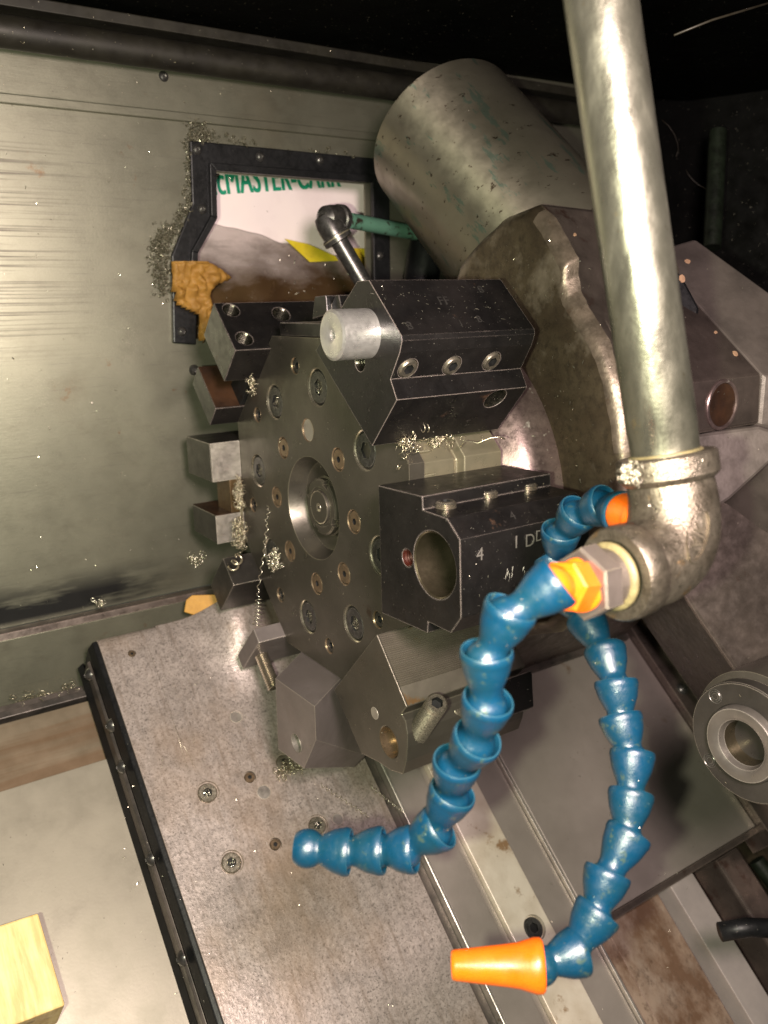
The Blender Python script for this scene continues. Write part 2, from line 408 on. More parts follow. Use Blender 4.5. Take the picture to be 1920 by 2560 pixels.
def prism(bm, poly, d, mi=0):
    """poly: world points of one end, swept by vector d"""
    a = [bm.verts.new(p) for p in poly]; b = [bm.verts.new(V(p)+d) for p in poly]
    n = len(a)
    bm.faces.new(a[::-1]).material_index = mi; bm.faces.new(b).material_index = mi
    for i in range(n):
        bm.faces.new((a[i], a[(i+1) % n], b[(i+1) % n], b[i])).material_index = mi
def boxf(bm, x0, x1, s0, s1, h0, h1, F=SF, mi=0):
    prism(bm, [F(x0, s0, h0), F(x1, s0, h0), F(x1, s1, h0), F(x0, s1, h0)], F(0, 0, h1)-F(0, 0, h0), mi)
def hull(bm, pts, mi=0):
    vs = [bm.verts.new(p) for p in pts]
    r_ = bmesh.ops.convex_hull(bm, input=vs)
    bad = [g for g in r_['geom_interior'] if isinstance(g, bmesh.types.BMVert)]
    if bad: bmesh.ops.delete(bm, geom=bad, context='VERTS')
    bmesh.ops.dissolve_limit(bm, angle_limit=R(2), verts=bm.verts[:], edges=bm.edges[:])
def tube(bm, pts, r, n=10, cap=True, mi=0, rfun=None):
    rings = []
    prev = None
    for i, p in enumerate(pts):
        t = (pts[min(i+1, len(pts)-1)] - pts[max(i-1, 0)])
        if t.length < 1e-9: t = V((0, 0, 1))
        t.normalize()
        if prev is None:
            x, y, _ = frame_of(t)
        else:
            x = (prev - t*prev.dot(t)).normalized(); y = t.cross(x)
        prev = x
        rr = rfun(i/(len(pts)-1)) if rfun else r
        rings.append(circ(p, x, y, rr, n))
    loft(bm, rings, cap, cap, mi=mi)
def hexpts(c, x, y, r, n=24, ph=0.0):
    out = []
    for i in range(n):
        a = 2*math.pi*i/n
        k = (a % (math.pi/3)) - math.pi/6
        rr = r*math.cos(math.pi/6)/math.cos(k)
        out.append(c + x*(rr*math.cos(a+ph)) + y*(rr*math.sin(a+ph)))
    return out
def socket_head(bm, c, axis, r, h, hr, hd, n=24, ph=0.2, mi=0, mi_in=2):
    """head cylinder with chamfered rim and real hex socket; c = centre of top, axis points outwards"""
    x, y, a = frame_of(axis)
    ch = r*0.12
    h = max(h, hd+0.0004)
    rings = [circ(c-a*h, x, y, r, n), circ(c-a*ch, x, y, r, n), circ(c, x, y, r-ch, n), hexpts(c, x, y, hr, n, ph)]
    loft(bm, rings, True, False, mi=mi)
    loft(bm, [hexpts(c, x, y, hr, n, ph), hexpts(c-a*hd, x, y, hr, n, ph)], False, True, mi=mi_in)
def ring(bm, c, axis, r_out, r_in, h, n=32, mi=0):
    x, y, a = frame_of(axis)
    loft(bm, [circ(c-a*h, x, y, r_in, n), circ(c-a*h*0.7, x, y, r_in, n), circ(c+a*0.0002, x, y, r_out*0.985, n), circ(c, x, y, r_out, n), circ(c-a*h, x, y, r_out, n)], False, False, mi=mi)
def helix(o, axis, r, pitch, turns, n=14, ph=0.0, taper=1.0):
    x, y, a = frame_of(axis)
    N = int(turns*n)
    out = []
    for i in range(N+1):
        t = i/N; rr = r*(1+(taper-1)*t)
        q = ph + 2*math.pi*turns*t
        out.append(o + a*(pitch*turns*t) + x*(rr*math.cos(q)) + y*(rr*math.sin(q)))
    return out
def thread(bm, o, axis, r, length, pitch=0.001, n=20, depth=0.0005, mi=0, cap1=False):
    prof = []
    k = int(length/pitch)
    prof.append((0, r-depth*1.5))
    for i in range(k):
        t = i*pitch
        prof += [(t+pitch*0.1, r-depth), (t+pitch*0.5, r), (t+pitch*0.6, r), (t+pitch*0.98, r-depth)]
    lathe(bm, o, axis, prof, n, mi=mi, cap1=cap1)

XX = V((1, 0, 0))
def scl(poly_px, x, s=1.0): return [PX(a, b, x) for a, b in poly_px]
def st(ang, rad, t, x):        # point by turret station: angle, radial, tangential (ccw), X
    a = R(ang)
    er = V((0, math.cos(a), math.sin(a))); et = V((0, -math.sin(a), math.cos(a)))
    return V((x, C.y, C.z)) + er*rad + et*t
def ydir(ang): return V((0, math.cos(R(ang)), math.sin(R(ang))))

# ================================================================== ENCLOSURE
Yw = 0.90
# wall sheet with the real opening cut through it
bm = new_bm()
def wp(px, py, dy=0): return PY(px, py, Yw+dy)
prism(bm, [V((-0.35, Yw, -0.32)), V((0.98, Yw, -0.32)), V((0.98, Yw, 0.192)), V((-0.35, Yw, 0.192))], V((0, 0.003, 0)))
wall = link('back_wall', bm, wall_mat)
b2 = new_bm()
op_px = [(532, 424), (935, 455), (940, 852), (480, 848), (478, 640), (538, 547)]
prism(b2, [wp(a, b, -0.02) for a, b in op_px], V((0, 0.06, 0)))
cut(wall, [b2])
tag(wall, kind='structure')
bm = new_bm()
prism(bm, [V((-0.35, Yw-0.004, 0.1945)), V((1.02, Yw-0.004, 0.1945)), V((1.02, Yw-0.004, 0.42)), V((-0.35, Yw-0.004, 0.42))], V((0, 0.004, 0)))
prism(bm, [V((-0.35, Yw-0.006, 0.186)), V((1.02, Yw-0.006, 0.186)), V((1.02, Yw-0.006, 0.1945)), V((-0.35, Yw-0.006, 0.1945))], V((0, 0.006, 0)))
tag(link('upper_wall', bm, wall_mat, bevel=0.001), kind='structure')
# lower ledge strip of the wall
bm = new_bm()
prism(bm, [V((-0.35, Yw-0.014, -0.50)), V((0.75, Yw-0.014, -0.50)), V((0.75, Yw-0.014, -0.3285)), V((-0.35, Yw-0.014, -0.3285))], V((0, 0.03, 0)))

tag(link('lower_wall', bm, wall_mat, bevel=0.0005), kind='structure')
bm = new_bm()
prism(bm, [V((-0.35, Yw-0.0165, -0.3280)), V((0.75, Yw-0.0165, -0.3280)), V((0.75, Yw-0.015, -0.3205)), V((-0.35, Yw-0.015, -0.3205))], V((0, 0.0145, 0)))
tag(link('seam_strip', bm, MATS['tinted_cast'], bevel=0.0008), 'thin dark brown seam strip along the bottom of the wall sheet', 'strip')
# machine cabinet: ceiling and right dark wall
CZ = 0.262
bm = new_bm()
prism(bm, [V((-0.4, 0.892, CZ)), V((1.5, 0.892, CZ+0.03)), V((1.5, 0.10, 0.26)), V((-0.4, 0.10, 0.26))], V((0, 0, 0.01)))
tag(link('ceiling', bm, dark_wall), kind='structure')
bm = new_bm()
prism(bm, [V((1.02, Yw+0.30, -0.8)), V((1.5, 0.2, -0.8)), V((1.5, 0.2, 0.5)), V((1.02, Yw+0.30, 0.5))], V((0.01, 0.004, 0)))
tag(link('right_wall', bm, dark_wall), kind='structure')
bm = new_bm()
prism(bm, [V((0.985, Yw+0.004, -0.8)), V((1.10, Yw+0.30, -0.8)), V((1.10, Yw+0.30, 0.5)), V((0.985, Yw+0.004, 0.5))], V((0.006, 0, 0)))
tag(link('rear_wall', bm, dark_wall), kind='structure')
# bottom of the machine, far below
bm = new_bm()
boxf(bm, -0.5, 1.7, -1.2, 0.2, -0.26, -0.25)
tag(link('machine_floor', bm, dark_wall), kind='structure')

# top rail (dark rounded tube with a lip above)
t = thing('top_rail', 'dark round rail running along the top of the back wall', 'rail', V((0.3, 0.86, 0.24)))
ya = 0.868
pa = PY(0, 74, ya); pb = PY(985, 222, ya)
z0 = (pa.z+pb.z)/2; rr = (PY(400, 95, ya).z - PY(400, 172, ya).z)/2
bm = new_bm()
lathe(bm, V((-0.35, ya, z0)), XX, [(0, rr), (1.36, rr)], 40)
link('rail_tube', bm, rail_mat, t, smooth=True, auto=40)
bm = new_bm()
zl = z0+rr+0.004
prism(bm, [V((-0.35, ya-0.012, zl)), V((-0.35, ya+0.028, zl)), V((-0.35, ya+0.028, zl+0.016)), V((-0.35, ya-0.012, zl+0.010))], V((1.35, 0, 0)))
link('rail_lip', bm, rail_mat, t, bevel=0.001)
# wall button screw above the window
def button(name, c, axis, r, h, parent, material, hexr=0.45):
    bm = new_bm()
    x, y, a = frame_of(axis)
    rings = [circ(c, x, y, r, 20)]
    for k in range(1, 5):
        q = k/5*math.pi/2*0.86
        rings.append(circ(c+a*(h*math.sin(q)), x, y, r*math.cos(q)*0.98, 20))
    rings.append(hexpts(c+a*h, x, y, r*hexr, 20)); 
    loft(bm, rings, True, False)
    loft(bm, [hexpts(c+a*h, x, y, r*hexr, 20), hexpts(c+a*h*0.3, x, y, r*hexr, 20)], False, True)
    return link(name, bm, material, parent, smooth=True, auto=35)
p = PY(409, 191, Yw-0.004)
o = button('wall_screw', p, V((0, -1, 0)), 0.0052, 0.003, None, screw_dark)
tag(o, 'small button head screw in the wall sheet above the window opening', 'screw')
p = PY(485, 925, Yw)
o = button('wall_screw', p, V((0, -1, 0)), 0.006, 0.005, None, screw_dark)
tag(o, 'dark dome head screw on the wall beside the rusted upper tool clamp', 'screw')

# window frame: black rubber-like frame, an outline with an inner lip
t = thing('window_frame', 'black bolted frame around the jagged opening in the back wall', 'window frame', PY(500, 600, Yw))
outer = [(470, 353), (967, 401), (972, 900), (930, 900), (925, 458), (536, 428), (539, 547), (491, 633), (486, 862), (429, 857), (425, 640), (476, 512)]
bm = new_bm()
prism(bm, [wp(a, b, -0.001) for a, b in outer], V((0, -0.006, 0)))
link('frame_plate', bm, rubber, t, bevel=0.0015)
bm = new_bm()
inn = [(536, 428), (925, 458), (931, 880)]
inn2 = [(520, 408), (933, 440), (940, 880)]
def strip(bm, A, B, y0, y1):
    for i in range(len(A)-1):
        prism(bm, [PY(*A[i], y0), PY(*A[i+1], y0), PY(*B[i+1], y0), PY(*B[i], y0)], V((0, y1-y0, 0)))
strip(bm, inn, inn2, Yw-0.007, Yw-0.013)
strip(bm, [(536, 428), (539, 547), (491, 633), (486, 700)], [(520, 408), (524, 540), (476, 628), (471, 700)], Yw-0.0072, Yw-0.0128)
link('frame_lip', bm, rubber, t, bevel=0.0008)
for q in [(493, 374), (651, 392), (506, 523), (456, 829), (800, 400), (950, 640)]:
    button('frame_screw', PY(*q, Yw-0.007), V((0, -1, 0)), 0.0052, 0.003, t, screw_dark)

# box seen through the opening (flat printed card, tilted), film and tape
yb = 0.985
t = thing('cardboard_box', 'white printed box standing behind the wall opening', 'box', PY(730, 560, yb))
bm = new_bm()
prism(bm, [PY(430, 340, yb), PY(1010, 340, yb), PY(1010, 760, yb), PY(430, 760, yb)], V((0, 0.10, 0)))
link('box_panel', bm, paper_mat, t, bevel=0.002)

def text_mesh(s, size, material, name, parent, origin, xdir, ydir_, extrude=0.0004, offset=0.0, space=1.0, sx=1.0, align='LEFT'):
    cu = bpy.data.curves.new(name, 'FONT'); cu.body = s; cu.size = size; cu.extrude = extrude; cu.offset = offset
    cu.space_character = space; cu.align_x = align
    to = bpy.data.objects.new(name+'_tmp', cu); COL.objects.link(to)
    dg = bpy.context.evaluated_depsgraph_get(); dg.update()
    me = bpy.data.meshes.new_from_object(to.evaluated_get(dg))
    bpy.data.objects.remove(to); bpy.data.curves.remove(cu)
    x = xdir.normalized(); z = x.cross(ydir_).normalized(); y = z.cross(x)
    Mx = Matrix((x*sx, y, z)).transposed().to_4x4(); Mx.translation = origin
    me.transform(Mx); me.materials.clear(); me.materials.append(material)
    o = bpy.data.objects.new(name, me); COL.objects.link(o)
    if parent is not None:
        o.parent = parent; o.matrix_parent_inverse = Matrix.Translation(-parent.location)
    return o
A = PY(507, 489, yb-0.0006); B_ = PY(918, 462, yb-0.0006)
text_mesh('McMASTER-CARR', 0.047, ink_mat, 'box_lettering', t, A, B_-A, V((0, 0, 1)), offset=0.0, space=1.03, sx=(B_-A).length/0.455)
text_mesh('McMASTER-CARR', 0.047, ink_mat, 'box_lettering', t, A+V((0.0016, -0.0003, 0)), B_-A, V((0, 0, 1)), extrude=0.0003, offset=0.0, space=1.03, sx=(B_-A).length/0.455)
# oily film sagging below the box, folded
bm = new_bm()
nx, ny = 40, 24
grid = []
for j in range(ny+1):
    row = []
    for i in range(nx+1):
        u = i/nx; v = j/ny
        top = PY(500+u*460, 575+ (0.5-abs(u-0.1))*-40 + 75*u, 0.972)
        bot = PY(470+u*500, 900, 0.925)
        p = top.lerp(bot, v)
        w = 0.004*math.sin(9*u+6*v)+0.003*math.sin(23*u-11*v+1)+0.002*math.sin(41*u+17*v)
        row.append(bm.verts.new(p+V((0, w*(0.3+v), w*0.4))))
    grid.append(row)
for j in range(ny):
    for i in range(nx):
        bm.faces.new((grid[j][i], grid[j][i+1], grid[j+1][i+1], grid[j+1][i]))
fs = bmesh.ops.solidify(bm, geom=bm.faces[:], thickness=0.0008)
o = link('plastic_film', bm, bag_mat, None, smooth=True)
tag(o, 'crumpled oily brown plastic film hanging below the white box in the opening', 'plastic film')
for k, poly in enumerate([[(712, 597), (770, 610), (838, 640), (846, 652), (775, 655)], [(885, 620), (930, 622), (934, 690), (905, 680)]]):
    bm = new_bm()
    prism(bm, [PY(a, b, 0.957-0.002*k) for a, b in poly], V((0, 0.0015, -0.0)))
    o = link('yellow_label', bm, yellow_mat, None)
    tag(o, ['large yellow tape patch below the white box, left of the black pipe elbow', 'small yellow tape patch at the right edge of the opening behind the black tube'][k], 'tape')

# foam sealing the frame corner
def blob_patch(poly_px, y, thick, wr, seed, mat_, name, label, cat, n=30):
    rnd = random.Random(seed)
    bm = new_bm()
    xs = [a for a, b in poly_px]; ys = [b for a, b in poly_px]
    x0, x1, y0, y1 = min(xs), max(xs), min(ys), max(ys)
    def inside(x, y_):
        c = False; j = len(poly_px)-1
        for i in range(len(poly_px)):
            a, b = poly_px[i], poly_px[j]
            if (a[1] > y_) != (b[1] > y_) and x < (b[0]-a[0])*(y_-a[1])/(b[1]-a[1])+a[0]: c = not c
            j = i
        return c
    def edist(x, y_):
        d = 1e9
        for i in range(len(poly_px)):
            a, b = V(poly_px[i]), V(poly_px[(i+1) % len(poly_px)]); p = V((x, y_))
            ab = b-a; q = max(0, min(1, (p-a).dot(ab)/ab.length_squared))
            d = min(d, (p-a-ab*q).length)
        return d
    from mathutils import noise as mn
    G = {}
    for i in range(n+1):
        for j in range(int(n*(y1-y0)/(x1-x0))+1):
            st_ = (x1-x0)/n
            x = x0+i*st_; yy = y0+j*st_
            if inside(x, yy):
                e = edist(x, yy)
                th = thick*min(1, (e/9))**0.5
                w = wr*abs(mn.noise(V((x*0.045+seed, yy*0.028, 0)))) + wr*0.5*abs(mn.noise(V((x*0.09, yy*0.07, 5))))
                G[(i, j)] = bm.verts.new(PY(x, yy, y) + V((0, -th-w*1.6*min(1, e/9), 0)))
    for (i, j) in list(G):
        k = [(i, j), (i+1, j), (i+1, j+1), (i, j+1)]
        if all(q in G for q in k): bm.faces.new([G[q] for q in k])
    bmesh.ops.solidify(bm, geom=bm.faces[:], thickness=0.004)
    o = link(name, bm, mat_, None, smooth=True)
    return tag(o, label, cat)
foam = [(425, 651), (470, 648), (518, 652), (548, 668), (585, 697), (545, 712), (528, 728), (525, 742), (529, 778), (515, 835), (508, 858), (488, 856), (487, 790), (455, 775), (432, 762), (420, 705)]
blob_patch(foam, Yw-0.014, 0.006, 0.010, 3, foam_mat, 'sealing_foam', 'wrinkled ochre foam stuffed into the lower left corner of the opening', 'foam')
bm = new_bm()
hull(bm, [PD(465, 1500, 1.0)+V((0, 0, 0)), PD(480, 1488, 1.0), PD(545, 1486, 1.0), PD(560, 1505, 1.0), PD(560, 1560, 1.0), PD(460, 1530, 1.0),
          PD(480, 1488, 1.02), PD(545, 1486, 1.02), PD(560, 1560, 1.02), PD(460, 1530, 1.02)])
o = link('foam_lump', bm, foam_mat, None, bevel=0.001)
# bring it in front of the lower wall
o.data.transform(Matrix.Scale(0.935, 4))
tag(o, 'small ochre foam lump behind the hump of the cast cover', 'foam')

# ================================================================== BED COVERS, WAYS, SLIDE
hP = -0.045
# lower left cover sheet
bm = new_bm()
boxf(bm, -0.45, 0.195, -1.0, -0.0605, hP-0.004, hP)
tag(link('way_cover', bm, panel_mat, bevel=0.0006), 'large plain sheet cover on the slant left of the cast saddle', 'sheet cover')
bm = new_bm()
boxf(bm, -0.45, 0.195, -0.0612, 0.0085, hP-0.02, hP-0.006)
tag(link('bed_way', bm, bed_way_mat, bevel=0.0008), 'brown streaked bed way strip above the plain sheet cover', 'machine way')
bm = new_bm()
boxf(bm, -0.45, 0.50, 0.012, 0.0195, hP-0.02, hP-0.002)
boxf(bm, -0.45, 0.50, 0.0198, 0.030, hP-0.04, hP-0.012)
tag(link('bed_edge', bm, wiper_steel, bevel=0.0008), 'thin dark edge strip between the bed way and the lower wall', 'strip')

# saddle
t = thing('saddle', 'mottled pinkish grey cast cover plate sloping down in front of the turret', 'machine saddle', SF(0.31, -0.1, 0))
xs0, xs1 = 0.2, 0.4235
prof = []
stop = 0.0535
# cross-section along the slant: flat, then a rounded top corner dropping towards the wall
rad = 0.012
pts = [(-0.95, -0.05), (-0.95, 0.0), (stop-rad, 0.0)]
for k in range(1, 7):
    q = k/6*math.pi/2
    pts.append((stop-rad+rad*math.sin(q), -rad+rad*math.cos(q)))
pts += [(stop, -0.05)]
bm = new_bm()
prism(bm, [SF(xs0, s, h) for s, h in pts], V((xs1-xs0, 0, 0)))
cover = link('cast_cover', bm, saddle_mat, t)
screws_px = [(520, 1980, 0.0112, 1), (580, 2155, 0.0112, 1), (795, 2062, 0.0105, 1), (625, 1942, 0.0062, 0), (689, 2110, 0.0062, 0),
             (660, 1980, 0.0075, 2), (330, 1633, 0.0042, 0), (590, 1792, 0.0068, 2), (845, 2048, 0.0062, 2), (712, 1904, 0.0098, 1)]
cutters = []
for px, py, r, k in screws_px:
    c = PS(px, py, 0)
    b = new_bm(); lathe(b, c-NN*(0.004 if k != 2 else 0.0006), NN, [(0, r), (0.02, r)], 32); cutters.append(b)
cut(cover, cutters)
bv = cover.modifiers.new('bevel', 'BEVEL'); bv.width = 0.0004; bv.segments = 1; bv.limit_method = 'ANGLE'; bv.angle_limit = R(50)
for px, py, r, k in screws_px:
    c = PS(px, py, 0)
    if k == 1:
        bm = new_bm(); socket_head(bm, c-NN*0.0012, NN, r*0.86, 0.0026, r*0.42, 0.0024, mi=0)
        o = link('socket_screw', bm, ring_steel, t, smooth=True, auto=30)
        bm = new_bm(); rnd = random.Random(px)
        for q_ in range(30):
            aa = rnd.random()*6.28; r_q = r*0.40*rnd.random()**.5
            p_ = c - NN*(0.0012+rnd.random()*0.0012) + XX*(r_q*math.cos(aa)) + NB*(r_q*math.sin(aa))
            d_ = V((rnd.uniform(-1, 1), rnd.uniform(-1, 1), rnd.uniform(-1, 1))).normalized()
            tube(bm, [p_, p_+d_*0.001, p_+d_*0.0018+NN*0.0004], 0.0002, 4)
        tag(link('packed_chips', bm, chip_mat, t), kind='stuff')
    elif k == 0:
        bm = new_bm(); socket_head(bm, c-NN*0.0006, NN, r*0.85, 0.0032, r*0.36, 0.002)
        link('set_screw', bm, copper, t, smooth=True, auto=30)
    else:
        bm = new_bm(); lathe(bm, c-NN*0.0006, NN, [(0, r*0.94), (0.0004, r*0.9)], 24)
        link('round_plug', bm, bright_steel, t, smooth=True, auto=30)
for k, l_ in enumerate([[(368, 1612), (400, 1700), (436, 1812), (470, 1925)], [(540, 1625), (552, 1665), (566, 1715)], [(436, 1812), (452, 1850), (486, 1915)]]):
    bm = new_bm(); tube(bm, [PS(a, b, 0.0001) for a, b in l_], 0.00018, 5)
    link('scratch', bm, ring_steel, t, smooth=True)
# the cast hump behind the turret
bm = new_bm()
NXh, NSh = 50, 26
G = []
for j in range(NSh+1):
    row = []
    for i in range(NXh+1):
        x_ = 0.262+0.155*i/NXh
        g = math.exp(-abs((x_-0.350)/0.036)**2.4)
        if j <= 18:
            s_ = -0.075+(stop-0.004+0.075)*j/18; u_ = max(0, (s_+0.075)/(stop+0.07)); hh = 0.031*g*(u_*u_*(3-2*u_)) - 0.0006
        else:
            q_ = (j-18)/8*math.pi/2; s_ = stop-0.004+0.006*math.sin(q_); hh = (0.031*g-0.0006)*math.cos(q_) - 0.03*(1-math.cos(q_))
        row.append(bm.verts.new(SF(x_, s_, hh)))
    G.append(row)
for j in range(NSh):
    for i in range(NXh): bm.faces.new((G[j][i], G[j][i+1], G[j+1][i+1], G[j+1][i]))
link('cast_hump', bm, saddle_mat, t, smooth=True)
# left side: rubber wiper, retainer strip, button screws
bm = new_bm()
sec = [(xs0-0.0003, -0.0012), (xs0-0.005, -0.003), (xs0-0.0085, -0.014), (xs0-0.0085, -0.0455), (xs0-0.0003, -0.0455)]
prism(bm, [SF(x, -0.95, h) for x, h in sec], NB*(0.95+stop-0.004))
link('side_strip', bm, rubber, t, bevel=0.001)
bm = new_bm()
prism(bm, [SF(x, -0.95, h) for x, h in [(xs0-0.0088, -0.020), (xs0-0.0115, -0.022), (xs0-0.0125, -0.040), (xs0-0.0088, -0.040)]], NB*(0.95+0.038))
link('wiper_retainer', bm, wiper_steel, t, bevel=0.0006)
bm = new_bm()
prism(bm, [SF(x, -0.95, h) for x, h in [(xs0-0.0128, -0.036), (xs0-0.0170, -0.0452), (xs0-0.0088, -0.0452)]], NB*(0.95+0.045))
link('wiper_lip', bm, rubber, t)
for q in [(226, 1686), (280, 1813), (307, 1916), (380, 2146), (458, 2395)]:
    c = PX(q[0], q[1], xs0-0.0122)
    button('wiper_screw', c, V((-1, 0, 0)), 0.0068, 0.0055, t, screw_dark, 0.4)

# strips right of the saddle: groove, guide strips, bright way, plate
def slab(name, x0, x1, s0, s1, h0, h1, material, label, cat, bev=0.0008, group=None):
    bm = new_bm(); boxf(bm, x0, x1, s0, s1, h0, h1)
    return tag(link(name, bm, material, bevel=bev), label, cat, group)
rail_steel = mat('rail_steel', (0.46, 0.41, 0.38), (0.38, 0.34, 0.32), 0.4, 0.42, 0.1, 20, bump=0.08, brush=((20, 1, 20), 60, 0.2))
slab('guide_groove', 0.4238, 0.4385, -0.95, 0.03, -0.05, -0.012, wiper_steel, 'narrow dark groove along the right edge of the cast saddle', 'groove', 0.0004)
slab('guide_strip', 0.4388, 0.4425, -0.95, 0.03, -0.05, -0.0015, bright_steel, 'thin bright steel lip beside the dark groove', 'guide strip')
slab('guide_strip', 0.4428, 0.4805, -0.95, 0.03, -0.05, -0.004, plate_mat, 'flat grey guide strip between the thin bright lip and the cream way', 'guide strip')
slab('guide_strip', 0.4808, 0.4885, -0.95, 0.03, -0.05, -0.007, plate_mat, 'narrow recessed strip left of the cream way', 'guide strip')
cw = slab('cream_way', 0.4888, 0.5365, -0.95, 0.03, -0.05, 0.0, cream_mat, 'wide bright cream coloured way with one socket screw', 'machine way')
slab('guide_strip', 0.5368, 0.5778, -0.95, 0.03, -0.05, -0.006, plate_mat, 'grey brown strip between the cream way and the big plate', 'guide strip')
slab('guide_strip', 0.5781, 0.5812, -0.95, 0.03, -0.05, -0.0005, bright_steel, 'thin shiny lip along the left edge of the big plate', 'guide strip', 0.0005)
slab('slide_plate', 0.5815, 0.869, -0.404, -0.02, -0.016, 0.0, plate_mat, 'big flat grey plate under the turret on the right', 'plate', 0.001)
slab('rusty_way', 0.5815, 0.61, -1.1, -0.30, -0.05, -0.020, way_mat, 'rust flecked way emerging left below the big plate', 'machine way')
slab('rusty_way', 0.615, 0.703, -1.1, -0.30, -0.06, -0.028, way_mat, 'brown lower way strip next to the dark slot', 'machine way')
slab('dark_slot', 0.7033, 0.716, -1.1, -0.30, -0.07, -0.062, dark_cavity, 'dark slot between brown way strip and grey rail', 'slot')
slab('grey_rail', 0.7165, 0.756, -1.1, -0.36, -0.06, -0.018, rail_steel, 'plain bright grey rail sticking out below the big plate', 'rail')
slab('plate_edge', 0.60, 0.885, -0.412, -0.4045, -0.040, -0.004, purple_mat, 'dark front edge bar below the big plate', 'bar')
c = PS(1337, 2319, 0)
b = new_bm(); lathe(b, c-NN*0.006, NN, [(0, 0.0125), (0.02, 0.0125)], 32)
cut(cw, [b])
bm = new_bm(); socket_head(bm, c-NN*0.0015, NN, 0.0108, 0.004, 0.0055, 0.0035)
o = link('socket_screw', bm, screw_dark, None, smooth=True, auto=30)
tag(o, 'socket head screw sunk in the bright cream way', 'screw')
# right of the plate: side bar, painted rail, dark lower parts
slab('side_bar', 0.8695, 0.899, -0.43, 0.0, -0.03, 0.012, purple_mat, 'brown side bar with a dome screw right of the big plate', 'bar', 0.001)
c = SF(0.885, sxy(1692, 1728, 0.012)[1], 0.012)
o = button('bar_screw', c, NN, 0.0085, 0.006, None, screw_dark); tag(o, 'dome head screw on the brown side bar', 'screw')
def paint_extra(t, vec, col):
    n = noise(t, vec, 10, 3, 0.5, stretch=(2.5, 0.6, 1))
    col = mixc(t, ramp(t, n, [(0.46, 0.0), (0.49, 1.0)]), col, (0.25, 0.30, 0.25))
    return mixc(t, ramp(t, n, [(0.43, 0.0), (0.45, 1.0), ]), (0.55, 0.38, 0.25), col) if False else col
flake_mat = mat('flaking_paint', (0.24, 0.17, 0.16), (0.40, 0.28, 0.20), 0.2, 0.4, 0.1, 22, contrast=(0.5, 0.56), extra=paint_extra, bump=0.15)
slab('painted_rail', 0.8995, 0.906, -0.30, 0.05, -0.02, 0.040, bright_steel, 'thin steel edge between brown side bar and flaking painted rail', 'rail', 0.001)
slab('painted_rail', 0.9065, 0.975, -0.50, 0.10, -0.02, 0.036, flake_mat, 'rail with flaking green and tan paint right of the side bar', 'rail', 0.002)

# wood block bottom left, standing on the cover sheet
t = thing('wood_block', 'oil stained wooden block at the lower left on the sheet cover', 'wood block', PS(40, 2470, hP))
yawb = R(0)
hW = 0.035
top = [PS(-90, 2342, hW), PS(95, 2282, hW), PS(163, 2513, hW), PS(-60, 2600, hW)]
bm = new_bm()
prism(bm, top, -NN*(hW-hP))
link('block_body', bm, wood_mat, t, bevel=0.0015)

# ================================================================== TURRET
t = thing('tool_turret', 'eight sided dark steel tool turret disc with ring of socket screws and dished hub', 'turret', C.copy())
AP = 0.150
def octa(ap, x, ph=22.5): 
    r = ap/math.cos(R(22.5))
    return [st(ph+45*k, r, 0, x) for k in range(8)]
bm = new_bm(); prism(bm, octa(AP, C.x), V((0.014, 0, 0)))
disc = link('disc', bm, disc_steel, t)
big = [(9.3+45*k, 0.1103) for k in range(8)]
mid = [(-1.8+45*k, 0.0703) for k in range(8)]
small = [(-9.3+45*k, 0.1267) for k in range(8)]
cutters = []
def hole(c, r, d, ax=None, n=28):
    ax = ax or V((-1, 0, 0))
    b = new_bm(); lathe(b, c-ax*d, ax, [(0, r), (d+0.004, r)], n); return b
for a, r_ in big: cutters.append(hole(st(a, r_, 0, C.x), 0.0165, 0.0035))
for k, (a, r_) in enumerate(mid): cutters.append(hole(st(a, r_, 0, C.x), 0.0102, 0.0022))
for a, r_ in small: cutters.append(hole(st(a, r_, 0, C.x), 0.0074, 0.006))
b = new_bm(); lathe(b, V((C.x+0.03, C.y, C.z)), V((-1, 0, 0)), [(0, 0.0468), (0.04, 0.0468)], 56); cutters.append(b)
cut(disc, cutters)
bv = disc.modifiers.new('bevel', 'BEVEL'); bv.width = 0.0006; bv.segments = 2; bv.limit_method = 'ANGLE'; bv.angle_limit = R(40)
# body of the turret head behind the face: recess collar, rim with lugs
bm = new_bm()
rb = AP/math.cos(R(22.5))
def octring(ap, x): return octa(ap, x)
loft(bm, [octring(AP-0.004, C.x+0.0142), octring(AP-0.004, 0.395), octring(AP-0.010, 0.3975), octring(AP-0.010, 0.4025), octring(AP-0.002, 0.404), octring(AP-0.002, 0.4415)], False, True)
link('disc_rim', bm, yellow_steel, t, bevel=0.0008)
for k in range(8):
    a = 45*k
    for t0, t1 in ((-0.052, -0.040), (0.040, 0.052)):
        bm = new_bm()
        prism(bm, [st(a, AP-0.006, t0, 0.3642), st(a, AP-0.006, t1, 0.3642), st(a, AP-0.0015, t1, 0.3642), st(a, AP-0.0015, t0, 0.3642)], V((0.012, 0, 0)))
        link('locating_lug', bm, yellow_steel, t, bevel=0.0008)
